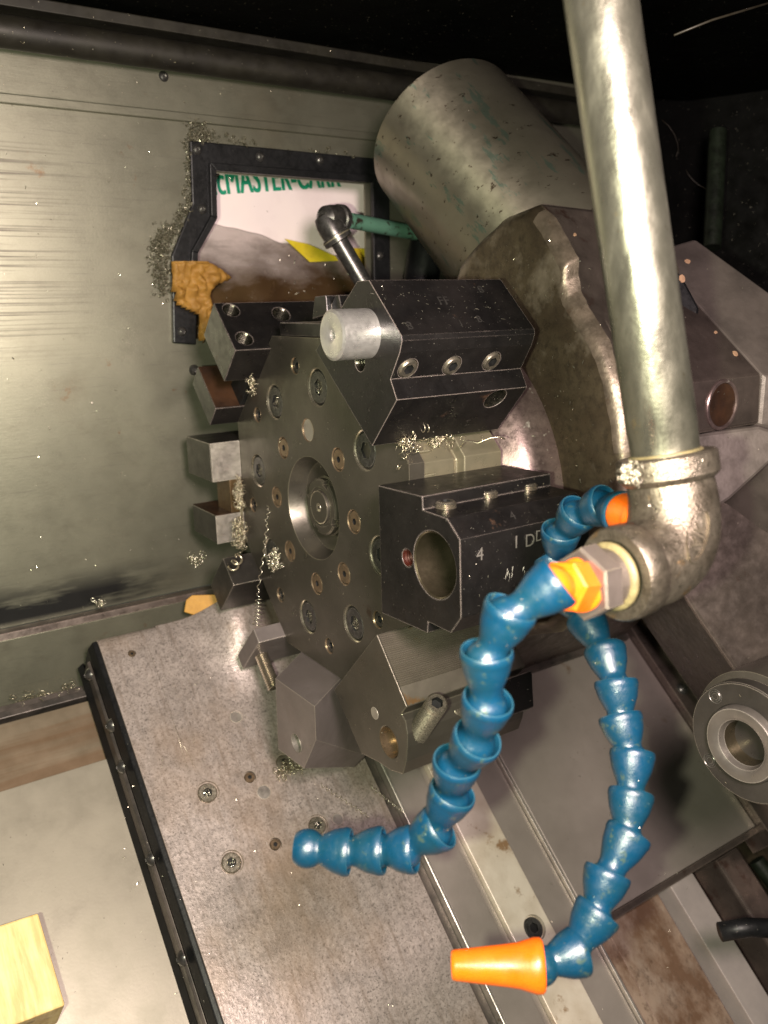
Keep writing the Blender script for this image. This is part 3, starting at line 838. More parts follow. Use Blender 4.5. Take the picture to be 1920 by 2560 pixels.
# dished hub
bm = new_bm()
lathe(bm, V((C.x+0.0004, C.y, C.z)), XX, [(0.0, 0.0475), (0.0, 0.0466), (0.004, 0.0450), (0.016, 0.041), (0.019, 0.036), (0.0195, 0.0)], 64, cap0=False)
link('hub_dish', bm, disc_steel, t, smooth=True, auto=35)
bm = new_bm()
hx = C.x
lathe(bm, V((hx+0.0193, C.y, C.z)), V((-1, 0, 0)), [(0, 0.0275), (0.004, 0.0275), (0.0045, 0.026), (0.010, 0.026), (0.011, 0.0245), (0.0112, 0.0185), (0.0095, 0.0180), (0.0095, 0.0155), (0.0125, 0.0150), (0.0128, 0.0145), (0.0128, 0.0)], 40)
hub = link('hub_nut', bm, disc_steel, t, smooth=True, auto=30)
slots = []
for k in range(4):
    a = 25+90*k
    b = new_bm()
    e = ydir(a); f_ = ydir(a+90)
    c_ = V((hx+0.006, C.y, C.z))
    prism(b, [c_+e*0.0215+f_*0.004, c_+e*0.031+f_*0.004, c_+e*0.031-f_*0.004, c_+e*0.0215-f_*0.004], V((0.008, 0, 0)))
    slots.append(b)
cut(hub, slots)
bm = new_bm(); ring(bm, V((hx+0.0064, C.y, C.z)), V((-1, 0, 0)), 0.0152, 0.0135, 0.001, 32)
link('hub_ring', bm, ring_steel, t, smooth=True, auto=30)
bm = new_bm(); lathe(bm, V((hx+0.0066, C.y, C.z)), V((-1, 0, 0)), [(0, 0.004), (0.0006, 0.0038), (0.0002, 0.002), (-0.001, 0.0002)], 24, cap1=False)
link('hub_centre', bm, ring_steel, t, smooth=True, auto=30)
for k, (a, r_) in enumerate(big):
    c = st(a, r_, 0, C.x)
    o_ax = V((-1, 0, 0))
    bm = new_bm(); ring(bm, c+XX*0.0002, o_ax, 0.0176, 0.0156, 0.0022, 40, mi=1)
    socket_head(bm, c+XX*0.0012, o_ax, 0.0150, 0.0022, 0.0075, 0.0034, 36, ph=random.random(), mi=0)
    s_ = link('socket_screw', bm, [screw_dark, ring_steel], t, smooth=True, auto=30)
    # swarf packed in the socket
    if k in (1, 2, 5, 6, 0, 7):
        bm = new_bm()
        rnd = random.Random(k)
        for q in range(26):
            p = c + XX*(0.0016+rnd.random()*0.002) + ydir(rnd.random()*360)*(0.0062*rnd.random()**.5)
            d_ = V((rnd.uniform(-1, 1), rnd.uniform(-1, 1), rnd.uniform(-1, 1))).normalized()
            tube(bm, [p, p+d_*0.0012, p+d_*0.002+V((0, 0, -0.0006))], 0.00022, 4)
        tag(link('packed_chips', bm, chip_mat, t), kind='stuff')
for k, (a, r_) in enumerate(mid):
    c = st(a, r_, 0, C.x)
    bm = new_bm(); ring(bm, c+XX*0.0001, V((-1, 0, 0)), 0.0105, 0.0096, 0.001, 28, mi=1)
    if k == 2:
        lathe(bm, c+XX*0.0012, V((-1, 0, 0)), [(0, 0.0095), (0.0002, 0.0095)], 28)
    else:
        socket_head(bm, c+XX*0.0004, V((-1, 0, 0)), 0.0092, 0.0014, 0.0030, 0.0012, 28, ph=random.random())
    link('threaded_plug', bm, [copper if k != 2 else bright_steel, copper], t, smooth=True, auto=30)
for k, (a, r_) in enumerate(small):
    c = st(a, r_, 0, C.x)
    bm = new_bm(); ring(bm, c+XX*0.0001, V((-1, 0, 0)), 0.0078, 0.0069, 0.0015, 24, mi=1)
    socket_head(bm, c+XX*0.002, V((-1, 0, 0)), 0.0066, 0.003, 0.0036, 0.003, 24, ph=random.random())
    link('clamp_screw', bm, [screw_dark, copper], t, smooth=True, auto=30)

def threaded_hole(parent, c, axis, r, depth, material=thread_steel, n=24):
    """cutter bm for the hole + a threaded sleeve inside"""
    b = new_bm(); lathe(b, c-axis*depth, axis, [(0, r), (depth+0.003, r)], n)
    bm = new_bm()
    prof = []
    k = int(depth/0.0022)
    for i in range(k):
        tt = -depth + i*0.0022
        prof += [(tt, r*0.985), (tt+0.0011, r*0.84), (tt+0.0013, r*0.84)]
    prof.append((-0.0004, r*0.985))
    lathe(bm, c, axis, prof, n, cap0=False, cap1=False)
    x, y, a = frame_of(axis)
    bm.faces.new([bm.verts.new(p) for p in circ(c-axis*(depth-0.0006), x, y, r, n)]).material_index = 2
    return b, bm

# ---- square shank tool clamps: stations 45, 0, -45 : two jaws each
JX = 0.3185
def jaw(name, a, r0_, r1_, t0, t1, x0, x1, material, parent, bev=0.0008):
    bm = new_bm()
    prism(bm, [st(a, r0_, t0, x0), st(a, r1_, t0, x0), st(a, r1_, t1, x0), st(a, r0_, t1, x0)], V((x1-x0, 0, 0)))
    return link(name, bm, material, parent, bevel=bev)
G_ = 'two jawed square shank tool clamps on the far side of the turret'
# station 45
t = thing('tool_clamp', 'big dark upper tool clamp with threaded holes, at the upper left of the turret', 'tool clamp', st(45, 0.15, 0, 0.36), G_)
up = jaw('upper_jaw', 45, 0.1446, 0.2035, 0.0095, 0.0513, 0.3146, 0.441, black_ox, t, 0)
hs_ = []; sl = []
ax = ydir(135)
for px, py, r in [(611, 846, 0.0080), (703, 785, 0.0088), (578, 775, 0.0080)]:
    # intersect with the jaw's top face plane (tangential coordinate .0513)
    d = ray(px, py); c0 = st(45, 0, 0.0513, 0.35)
    c = d*(c0.dot(ax)/d.dot(ax))
    b, s_ = threaded_hole(t, c, ax, r, 0.014); hs_.append(b); sl.append(s_)
cut(up, hs_)
bv = up.modifiers.new('bevel', 'BEVEL'); bv.width = 0.0007; bv.segments = 2; bv.limit_method = 'ANGLE'; bv.angle_limit = R(40)
for s_ in sl: link('thread', s_, thread_dark, t, smooth=True, auto=8)
jaw('lower_jaw', 45, 0.150, 0.2045, -0.063, -0.037, 0.3195, 0.441, black_ox, t)
bm = new_bm()
prism(bm, [st(45, 0.151, -0.0368, 0.3198), st(45, 0.204, -0.0368, 0.3198), st(45, 0.204, -0.0362, 0.3198), st(45, 0.151, -0.0362, 0.3198)], V((0.12, 0, 0)))
link('rusted_face', bm, brown_top, t)
jaw('clamp_web', 45, 0.1505, 0.178, -0.0361, 0.0093, 0.345, 0.441, dark_cavity, t)  # near-black colour stands for the shade in the gap between the jaws
# station 0
t = thing('tool_clamp', 'tool clamp with two square lit jaws and rusted wedge, at the turret left', 'tool clamp', st(0, 0.15, 0, 0.36), G_)
jaw('upper_jaw', 0, 0.150, 0.2135, 0.0035, 0.0434, 0.3173, 0.441, grey_ox, t)
jaw('lower_jaw', 0, 0.150, 0.215, -0.062, -0.032, 0.319, 0.441, grey_ox, t)
jaw('wedge', 0, 0.1505, 0.185, -0.0318, 0.0033, 0.3365, 0.441, rust_steel, t)
bm = new_bm()
prism(bm, [st(0, 0.1485, -0.058, 0.3455), st(0, 0.1525, -0.058, 0.3455), st(0, 0.1525, 0.004, 0.3455), st(0, 0.1485, 0.004, 0.3455)], V((0.003, 0, 0)))
link('wedge_lip', bm, yellow_steel, t)
# bright sheets on the jaws' inner faces: their lit side put into the colour
for (t0, t1, r1_) in ((0.0036, 0.0432, 0), (-0.0618, -0.0322, 0)):
    bm = new_bm()
    prism(bm, [st(0, 0.1494, t0, 0.3182+r1_), st(0, 0.1494, t1, 0.3182+r1_), st(0, 0.1498, t1, 0.3182), st(0, 0.1498, t0, 0.3182)], V((0.0315, 0, 0)))
    link('lit_face', bm, bright_steel, t)
bm = new_bm()
prism(bm, [st(0, 0.151, -0.0316, 0.3192), st(0, 0.2145, -0.0316, 0.3192), st(0, 0.2145, -0.0320, 0.3192), st(0, 0.151, -0.0320, 0.3192)], V((0.11, 0, 0)))
link('rusted_face', bm, brown_top, t)
# station -45
t = thing('tool_clamp', 'tool clamp with chip covered dark jaw and thin strap at the turret lower left', 'tool clamp', st(-45, 0.15, 0, 0.36), G_)
jaw('upper_jaw', -45, 0.150, 0.206, 0.012, 0.0450, 0.318, 0.441, grey_ox, t)
sj = jaw('strap', -45, 0.150, 0.2125, -0.0545, -0.0385, 0.3206, 0.441, grey_ox_warm, t)
ax = ydir(-45-90)
c = st(-45, 0.186, -0.054, 0.334)
bm = new_bm(); thread(bm, c-ax*0.022, ax, 0.0068, 0.060, 0.0024, 24, 0.0011, cap1=True)
link('long_screw', bm, thread_steel, t, smooth=True, auto=8)
c = st(-45, 0.186, -0.054, 0.362)
bm = new_bm(); thread(bm, c-ax*0.020, ax, 0.0066, 0.020, 0.0024, 24, 0.0011, cap1=True)
link('short_screw', bm, thread_steel, t, smooth=True, auto=8)

# ---- station 90: low dark block with notches, half hidden behind the boring holder
t = thing('tool_holder', 'low black notched tool holder on top of the turret behind the aluminium plug', 'tool holder', st(90, 0.15, 0, 0.40))
bm = new_bm()
z0 = C.z+AP+0.001
for poly, x in (([(780, 798), (786, 742), (814, 738), (818, 786)], 0.36), ([(818, 786), (838, 738), (846, 737), (852, 768), (870, 738), (905, 738), (905, 790)], 0.365)):
    q = [PX(a, b, x) for a, b in poly]
    prism(bm, q, V((0.07, 0, 0)))
link('holder_body', bm, black_ox, t, bevel=0.0008)
bm = new_bm()
prism(bm, [st(90, AP+0.0006, -0.05, 0.352), st(90, AP+0.0006, 0.05, 0.352), st(90, AP+0.012, 0.05, 0.352), st(90, AP+0.012, -0.05, 0.352)], V((0.088, 0, 0)))
link('holder_foot', bm, black_ox, t, bevel=0.0008)

# ---- station 135: boring bar holder (upper right) holding a bright plug
t = thing('tool_block', 'black stepped tool block stamped 8 at the upper right of the turret', 'tool block', PX(890, 900, 0.36))
poly = [(893, 703), (922, 700), (1003, 838), (1005, 852), (999, 882), (976, 948), (992, 1000), (930, 1115), (789, 876)]
q = [PX(a, b, 0.322) for a, b in poly]
bm = new_bm(); prism(bm, q, V((0.119, 0, 0)))
blk = link('block_body', bm, black_ox, t)
f8 = (q[7]-q[8]).normalized()     # along the inner edge
n8 = ydir(135)
cutters = []; sleeves = []
def on_face(px, py, p, n_):
    d = ray(px, py); return d*(p.dot(n_)/d.dot(n_))
# face with the three set screws : edge q[3]->q[5] side
e = q[5]-q[4]; nf = V((0, -e.z, e.y)).normalized()
if nf.dot(q[4]-V((0.322, C.y, C.z))) < 0: nf = -nf
scr = [(1020, 921), (1130, 914), (1229, 903)]
sc_pts = [on_face(a, b, q[4], nf) for a, b in scr]
for c in sc_pts:
    b = new_bm(); lathe(b, c-nf*0.003, nf, [(0, 0.0078), (0.01, 0.0078)], 28); cutters.append(b)
e2 = q[7]-q[6]; nf2 = V((0, -e2.z, e2.y)).normalized()
if nf2.dot(q[6]-V((0.322, C.y, C.z))) < 0: nf2 = -nf2
c = on_face(1238, 997, q[6], nf2)
b, s_ = threaded_hole(t, c, nf2, 0.0095, 0.014); cutters.append(b); sleeves.append(s_)
c = PX(900, 905, 0.322)
b, s_ = threaded_hole(t, c, V((-1, 0, 0)), 0.0068, 0.01); cutters.append(b); sleeves.append(s_)
cut(blk, cutters)
bv = blk.modifiers.new('bevel', 'BEVEL'); bv.width = 0.0008; bv.segments = 2; bv.limit_method = 'ANGLE'; bv.angle_limit = R(20)
for s_ in sleeves: link('thread', s_, thread_dark, t, smooth=True, auto=8)
for c in sc_pts:
    bm = new_bm(); thread(bm, c-nf*0.004, nf, 0.0072, 0.0052, 0.001, 24, 0.0005)
    socket_head(bm, c+nf*0.0014, nf, 0.0068, 0.001, 0.0040, 0.004, 24)
    link('set_screw', bm, thread_steel, t, smooth=True, auto=20)
def engr(s, size, p, xd, yd, mat_, parent, space=1.0, off=0.0, lift=None):
    n_ = xd.cross(yd).normalized()
    return text_mesh(s, size, mat_, 'stamped_mark', parent, p+n_*0.0003, xd, yd, extrude=0.00012, offset=off, space=space)
# stamped figures on its upper face (edge q1-q2)
yd = (q[1]-q[2]).normalized()
nt = XX.cross(yd).normalized()
q1_8 = q[1].copy(); nt8f = nt.copy()
def topf(px, py): return on_face(px, py, q[1]+nt*0.0, nt)
def topf8(px, py): return on_face(px, py, q1_8, nt8f)
for s, a, b, sz, m_ in (('8', 1021, 824, 0.0100, engrave_dim), ('8', 1200, 732, 0.0100, engrave_dim), ('FF', 1100, 762, 0.011, engrave_dim), ('8', 1196, 806, 0.009, engrave_dim), ('1', 1150, 815, 0.008, engrave_dim)):
    engr(s, sz, topf(a, b), XX, yd, m_, t)
# the aluminium plug
t = thing('round_plug_bar', 'short bright turned aluminium bar with a centre hole, sticking out of the upper tool block', 'bar', PX(900, 835, 0.31))
c1 = PX(918, 834, 0.322)
rr = 0.0172
x_front = 0.322
for _ in range(80):
    x_front -= 0.001
    p = V((x_front, c1.y, c1.z)); px_ = 960+FOC*p.dot(RT)/p.dot(FW)
    if px_ < 828: break
bm = new_bm()
c0 = V((x_front, c1.y, c1.z))
lathe(bm, c0, XX, [(0.0085, 0.0005), (0.006, 0.0032), (0.001, 0.0036), (0.0, 0.0058), (0.0, rr*0.88), (0.0012, rr), (0.322-x_front+0.001, rr)], 48, cap0=False)
link('bar_body', bm, alu, t, smooth=True, auto=30)

# ---- station 180: black block with the bore, stamped 4
t = thing('tool_block', 'large black tool block with a round bore, stamped 4, pointing at the viewer', 'tool block', V((0.38, 0.45, -0.176)))
yz = [(0.4921, -0.1277), (0.4389, -0.1262), (0.4383, -0.1355), (0.4125, -0.1360), (0.3990, -0.1475), (0.3977, -0.2000), (0.4085, -0.2140), (0.4335, -0.2140), (0.4345, -0.2225), (0.4913, -0.2251)]
q = [V((0.3225, a, b)) for a, b in yz]
bm = new_bm(); prism(bm, q, V((0.1185, 0, 0)))
blk = link('block_body', bm, black_ox, t)
bore_c = PX(1085, 1413, 0.3225)
cutters = []
b = new_bm(); lathe(b, bore_c-XX*0.01, XX, [(0, 0.0232), (0.105, 0.0232)], 48); cutters.append(b)
c = PX(1018, 1395, 0.3225)
b, s_ = threaded_hole(t, c, V((-1, 0, 0)), 0.0062, 0.009); cutters.append(b)
cut(blk, cutters)
bv = blk.modifiers.new('bevel', 'BEVEL'); bv.width = 0.0010; bv.segments = 2; bv.limit_method = 'ANGLE'; bv.angle_limit = R(20)
red_thread = mat('painted_thread', (0.05, 0.010, 0.006), None, 0.3, 0.35)
link('thread', s_, red_thread, t, smooth=True, auto=20)
bm = new_bm()
x, y, a = frame_of(XX)
loft(bm, [circ(bore_c+XX*0.0002, x, y, 0.02315, 48), circ(bore_c+XX*0.0012, x, y, 0.0221, 48), circ(bore_c+XX*0.090, x, y, 0.0221, 48)], False, True)
link('bore_sleeve', bm, mat('bore_steel', (0.13, 0.105, 0.07), (0.085, 0.075, 0.045), 0.85, 0.32, 0.1, 30, bump=0.1), t, smooth=True, auto=30)
up_n = V((0, 0, 1))
for a, b in ((1114, 1268), (1219, 1241), (1318, 1222)):
    c = PZ(a, b, -0.1357)
    bm = new_bm(); thread(bm, c-up_n*0.002, up_n, 0.0075, 0.0062, 0.0014, 24, 0.0008)
    socket_head(bm, c+up_n*0.0046, up_n, 0.0066, 0.001, 0.0038, 0.003, 24)
    link('set_screw', bm, thread_steel, t, smooth=True, auto=20)
# stamped writing on the vertical face (y = .398) and the chamfer
def vf(px, py): return PY(px, py, 0.3984)
zz = V((0, 0, 1))
engr('4', 0.0125, vf(1190, 1403), XX, zz, engrave, t)
engr('1', 0.0125, vf(1281, 1372), XX, zz, engrave, t)
engr('D', 0.0125, vf(1311, 1368), XX, zz, engrave, t)
engr('D', 0.0110, vf(1337, 1354), XX, zz, engrave, t)
for k, (a, b) in enumerate([(1262, 1466), (1305, 1457), (1332, 1450)]):
    rnd = random.Random(k); bm = new_bm()
    for i in range([16, 5, 5][k]):
        p = vf(a+rnd.uniform(0, 20 if k == 0 else 10), b-rnd.uniform(0, 34))
        tube(bm, [p, p+V((rnd.uniform(-.001, .001), -0.0002, rnd.uniform(0.002, 0.005)))], 0.00022, 4)
    link('scratch_marks', bm, engrave, t)
ch = (q[3]-q[4]).normalized()
nc = XX.cross(ch).normalized()
engr('4', 0.0095, on_face(1280, 1300, q[4], nc), XX, ch, engrave_dim, t)

# ---- station -135: machined block with the ribbed face, hole and stud
t = thing('tool_block', 'dark round nosed tool block with grooved side and protruding steel stud', 'tool block', PX(920, 1760, 0.36))
poly = [(941, 1586), (1016, 1768), (1003, 1786), (1013, 1803), (1018, 1835), (1018, 1869), (1015, 1905), (1007, 1936), (978, 1927), (945, 1905), (903, 1884), (835, 1724), (918, 1616)]
q = [PX(a, b, 0.3225) for a, b in poly]
bm = new_bm(); prism(bm, q, V((0.1185, 0, 0)))
blk = link('block_body', bm, disc_steel, t)
hc = PX(972, 1856, 0.3225)
cutters = [hole(hc, 0.0125, 0.012)]
cut(blk, cutters)
bv = blk.modifiers.new('bevel', 'BEVEL'); bv.width = 0.0008; bv.segments = 2; bv.limit_method = 'ANGLE'; bv.angle_limit = R(30)
bm = new_bm(); lathe(bm, hc+XX*0.0115, V((-1, 0, 0)), [(0, 0.0121), (0.0115, 0.0121), (0.0117, 0.0124)], 32, cap1=False)
link('hole_liner', bm, copper, t, smooth=True, auto=30)
b, s_ = threaded_hole(t, hc+XX*0.0110-V((0, 0.0035, 0.001)), V((-1, 0, 0)), 0.0058, 0.0)if False else (None, None)
bm = new_bm(); lathe(bm, hc+XX*0.0112-V((0, 0.0045, 0.0005)), V((-1, 0, 0)), [(0, 0.0052), (0.0005, 0.0052), (0.0007, 0.0044), (0.0012, 0.005), (0.0016, 0.0042), (0.002, 0.0048), (0.0024, 0.0042)], 24)
link('inner_plug', bm, bright_steel, t, smooth=True, auto=20)
bm = new_bm(); lathe(bm, PX(937, 1783, 0.3225)+XX*0.0006, V((-1, 0, 0)), [(0, 0.0052), (0.0009, 0.0050)], 28)
link('round_plug', bm, bright_steel, t, smooth=True, auto=30)
bm = new_bm(); lathe(bm, PX(968, 1850, 0.3225)+XX*0.0004, V((-1, 0, 0)), [(0, 0.0265), (0.0006, 0.0262), (0.0007, 0.0150)], 48, cap1=False)
# ribbed face: wavy sheet over the side q0->q1
def rib_patch():
    bm = new_bm()
    a, b = q[0], q[1]
    e = b-a; nrm_ = V((0, -e.z, e.y)).normalized()
    if nrm_.dot(a-V((a.x, C.y, C.z))) < 0 and nrm_.z < 0: nrm_ = -nrm_
    if nrm_.z < 0: nrm_ = -nrm_
    NV, NU = 260, 24
    G = []
    for j in range(NV+1):
        v = j/NV; row = []
        for i in range(NU+1):
            u = i/NU
            w = 0.0007*math.sin(2*math.pi*36*min(v, 0.74)) if v < 0.74 else 0
            p = a + e*(0.01+0.98*(v + 0.035*math.sin(math.pi*u)*(1-v))) + XX*(0.0012+u*0.1165) + nrm_*(0.0008+w)
            row.append(bm.verts.new(p))
        G.append(row)
    for j in range(NV):
        for i in range(NU):
            bm.faces.new((G[j][i], G[j][i+1], G[j+1][i+1], G[j+1][i]))
    return bm
rib_mat = mat('grooved_steel', (0.21, 0.185, 0.15), (0.14, 0.12, 0.10), 0.6, 0.36, 0.1, 18, rust=((0.22, 0.13, 0.06), 0.60, 30), bump=0.1)
link('grooved_face', rib_patch(), rib_mat, t)
# stud
e = q[1]-q[0]; ns = V((0, -e.z, e.y)).normalized()
if ns.z < 0: ns = -ns
es = e.normalized()
base = PX(1000, 1795, 0.3225)
cstud = V((0.352, q[3].y, q[3].z))
# stud direction: outward along station tangent, foot at px (1043,1825), tip at px (1090,1760)
foot = PX(1047, 1812, 0.348); tipd = None
foot = on_face(1046, 1832, q[3], ns)*1.022
tip = PD(1093, 1757, foot.dot(FW)-0.042)
sd = (tip-foot).normalized(); Ls = (tip-foot).length
bm = new_bm(); thread(bm, foot-sd*0.006, sd, 0.0080, Ls+0.006, 0.0024, 28, 0.0010)
socket_head(bm, foot+sd*(Ls+0.0002), sd, 0.0076, 0.001, 0.0046, 0.005, 28)
link('stud', bm, thread_steel, t, smooth=True, auto=8)
bm = new_bm(); thread(bm, PX(1148, 1765, 0.375)-ns*0.01, ns, 0.0082, 0.014, 0.0024, 28, 0.0010, cap1=True)
link('stud', bm, thread_steel, t, smooth=True, auto=8)
# rear bar of the block
bm = new_bm()
prism(bm, [q[1]+XX*0.085+es*0.004-ns*0.002, q[1]+XX*0.125+es*0.004-ns*0.002, q[1]+XX*0.125+es*0.030-ns*0.02, q[1]+XX*0.085+es*0.030-ns*0.02], -ns*0.03)
link('rear_lug', bm, black_ox, t, bevel=0.001)

# ---- station -90: angled nose block
t = thing('tool_block', 'grey angular nosed tool block with one plain hole under the turret', 'tool block', PX(760, 1780, 0.34))
zt = C.z-AP-0.0008
plan = [(0.303, 0.6395), (0.305, 0.5706), (0.3194, 0.5868), (0.338, 0.602), (0.3526, 0.6055), (0.44, 0.6055), (0.44, 0.679), (0.352, 0.679)]
top = [V((a, b, zt)) for a, b in plan]
D = {}
D['b1'] = PX(790, 1850, 0.306); D['b2'] = PX(760, 1921, 0.308); D['b3'] = PX(696, 1873, 0.304)
pn = (top[4]-top[1]).cross(D['b1']-top[1])
D['r1'] = on_face(906, 1886, top[1], pn)
pn2 = (D['r1']-D['b1']).cross(D['b2']-D['b1'])
D['r2'] = on_face(885, 1918, D['b1'], pn2)
D['k1'] = V((0.44, D['r1'].y, D['r1'].z)); D['k2'] = V((0.44, 0.62, -0.392)); D['k3'] = V((0.44, 0.679, -0.38)); D['l1'] = V((0.352, 0.679, -0.375))
bm = new_bm()
vt = [bm.verts.new(p) for p in top]
vd = {k: bm.verts.new(v) for k, v in D.items()}
def fc(*l):
    try: bm.faces.new(l)
    except ValueError: pass
fc(*vt)
fc(vt[0], vt[1], vd['b1'], vd['b2'], vd['b3'])
fc(vt[1], vt[2], vt[3], vt[4], vd['r1'], vd['b1'])
fc(vt[4], vt[5], vd['k1'], vd['r1'])
fc(vt[5], vt[6], vd['k3'], vd['k2'], vd['k1'])
fc(vt[6], vt[7], vd['l1'], vd['k3'])
fc(vt[7], vt[0], vd['b3'], vd['l1'])
fc(vd['b1'], vd['r1'], vd['r2'], vd['b2'])
fc(vd['b2'], vd['r2'], vd['l1'], vd['b3'])
fc(vd['r2'], vd['r1'], vd['k1'], vd['k2'])
fc(vd['r2'], vd['k2'], vd['k3'], vd['l1'])
bmesh.ops.triangulate(bm, faces=[f_ for f_ in bm.faces if len(f_.verts) > 4])
blk = link('block_body', bm, grey_ox_warm, t)
hcx = PX(739, 1859, 0.3055)
cut(blk, [hole(hcx, 0.0088, 0.012)])
bm = new_bm(); lathe(bm, hcx+XX*0.0118, V((-1, 0, 0)), [(0, 0.0), (0.004, 0.0086), (0.0112, 0.0086)], 28, cap1=False, cap0=False)
link('hole_wall', bm, bright_steel, t, smooth=True, auto=40)

# ================================================================== TURRET HOUSING, MOTOR
t = thing('turret_housing', 'oily brown cast turret housing with a worn bright wavy edge', 'housing', V((0.58, 0.62, -0.3)))
bm = new_bm()
lathe(bm, V((0.4418, C.y, C.z)), XX, [(0, 0.128), (0.010, 0.130), (0.018, 0.136), (0.026, 0.150), (0.040, 0.158), (0.060, 0.162)], 72)
link('flared_collar', bm, collar_mat, t, smooth=True, auto=35)
xh = 0.50
hp = [(1130, 700), (1150, 640), (1200, 585), (1250, 540), (1330, 507), (1365, 545), (1396, 600), (1420, 645), (1418, 690), (1426, 730), (1462, 790), (1500, 850), (1535, 950), (1560, 1060)]
q = [PX(a, b, xh) for a, b in hp]
q += [V((xh, 0.415, -0.16)), V((xh, 0.43, -0.22)), V((xh, 0.49, -0.285)), V((xh, 0.56, -0.315)), V((xh, 0.80, -0.19)), V((xh, 0.80, -0.05)), V((xh, 0.70, 0.0))]
bm = new_bm()
cy = sum((p.y for p in q))/len(q); cz = sum((p.z for p in q))/len(q)
def shr(p, k, x):
    d_ = V((0, p.y-0.60, p.z+0.14)); L_ = d_.length
    return V((x, 0.60, -0.14)) + d_*((L_-k)/L_)
from mathutils import noise as mno
qq = []
for i, p in enumerate(q):                     # subdivide the outline so the cast edge can wander
    p2 = q[(i+1) % len(q)]
    for k in range(6): qq.append(p.lerp(p2, k/6))
wv = [0.0022*mno.noise(V((p.y*30, p.z*30, 0))) + 0.0005*mno.noise(V((p.y*130, p.z*130, 3))) for p in qq]
R0 = [shr(p, 0.012+1.5*w, xh) for p, w in zip(qq, wv)]
R1 = [shr(p, 0.008+w, xh+0.001-w*0.3) for p, w in zip(qq, wv)]
R2 = [shr(p, 0.004+w, xh+0.004) for p, w in zip(qq, wv)]
R3 = [shr(p, 0.0-w, xh+0.011+w) for p, w in zip(qq, wv)]
def strt(i, p):
    if 24 <= i < 78:
        u_ = (i-24)/54; return q[4].lerp(q[13], u_) + V((0, 0.004, -0.002))*math.sin(math.pi*u_)
    return p
R4 = [shr(strt(i, p), 0.004, xh+0.105) for i, p in enumerate(qq)]
vs_ = loft(bm, [R0, R1, R2, R3], True, False, mi=0)
for ra_, rb3 in zip(vs_, vs_[1:]):
    for i in range(26, 80):
        for f_ in ra_[i].link_faces:
            if rb3[i+1] in f_.verts: f_.material_index = 1
loft(bm, [R3, R4], False, True, mi=2)
link('housing_front', bm, [house_mat, worn_edge, purple_mat], t, smooth=True, auto=60)
# base carriage on the slide
bm = new_bm()
boxf(bm, 0.512, 0.86, -0.128, 0.04, 0.0006, 0.17)
link('carriage_base', bm, purple_mat, t, bevel=0.004)
bm = new_bm()
boxf(bm, 0.49, 0.86, -0.135, -0.05, 0.0004, 0.010)
link('base_wiper', bm, wiper_steel, t, bevel=0.001)

# right hand body with the round port
t = thing('drive_housing', 'faceted cast drive housing with a round port behind the pipe on the right', 'housing', V((0.66, 0.5, -0.1)))
yF = 0.41
F1 = [PY(1560, 985, yF), PY(1733, 967, yF), PY(1905, 937, yF), PY(1899, 1060, yF), PY(1748, 1079, yF), PY(1560, 1100, yF)]
kb = NB*0.26
pc = F1[2]                       # corner on the b line
A1 = PD(1689, 606, 1.0)
def ondir(p, d, px, py):
    """point p+d*k nearest to the pixel ray"""
    r_ = ray(px, py); w0 = p
    a = d.dot(d); b = d.dot(r_); c_ = r_.dot(r_); dd = d.dot(p); e_ = r_.dot(p)
    k = (b*e_-c_*dd)/(a*c_-b*b)
    return p+d*k
crease_top = ondir(pc, NB, 1690, 608)
c2 = ondir(F1[1]-XX*0.10, NB, 1500, 620)
body = []
# slanted debris covered face in the (X, NB) plane
lowL = V((0.46, F1[1].y, F1[1].z)); 
L_b = (crease_top-pc).length
bm = new_bm()
off = -NN*0.16
hp_ = [V((0.52, pc.y, pc.z)), pc, pc+NB*L_b, V((0.52, pc.y, pc.z))+NB*L_b]
vdir = V((0, 0, -1))
dropL = (F1[2].z-F1[3].z)
lowpts = [V((0.52, yF, pc.z-dropL)), F1[3]]
hull(bm, hp_ + lowpts + [p+V((0, 0.20, -0.03)) for p in lowpts] + [p+off for p in hp_[2:]])
link('housing_body', bm, purple_mat, t, bevel=0.003)
# raised right shoulder: light face between the crease and the right silhouette
sil0 = PD(1920, 757, (pc.dot(FW))+0.02)
dshould = (XX*0.9+NN*0.28).normalized()
s_a = pc + dshould*0.0; 
w_ = 0.085
bm = new_bm()
top_a = pc+NB*(L_b+0.012); 
hull(bm, [pc+XX*0.0006, top_a, pc+dshould*w_+NB*0.03, top_a+dshould*w_*0.62, pc+dshould*w_-NB*0.06, pc-V((0, 0, dropL))+XX*0.0006, pc-V((0, 0, dropL))+dshould*w_-NB*0.05,
          pc+XX*0.03+NN*-0.16, top_a+XX*0.03+NN*-0.16, pc+dshould*w_-NN*0.16-NB*0.09, pc+dshould*w_-NN*0.16+NB*0.05])
link('housing_shoulder', bm, light_cast, t, bevel=0.003)
# lower light flank running down left
bm = new_bm()
lf = [(1590, 1290), (1600, 1180), (1748, 1083), (1899, 1064), (1935, 1075), (1935, 1150), (1826, 1250), (1700, 1330), (1620, 1345)]
qf = [PD(a, b, 0.60+0.0001*i) for i, (a, b) in enumerate(lf)]
dref = F1[4].dot(FW)+0.012
qf = [ray(a, b)*dref for a, b in lf]
hull(bm, qf + [p+V((0.03, 0.14, -0.02)) for p in qf])
link('lower_flank', bm, light_cast, t, bevel=0.003)
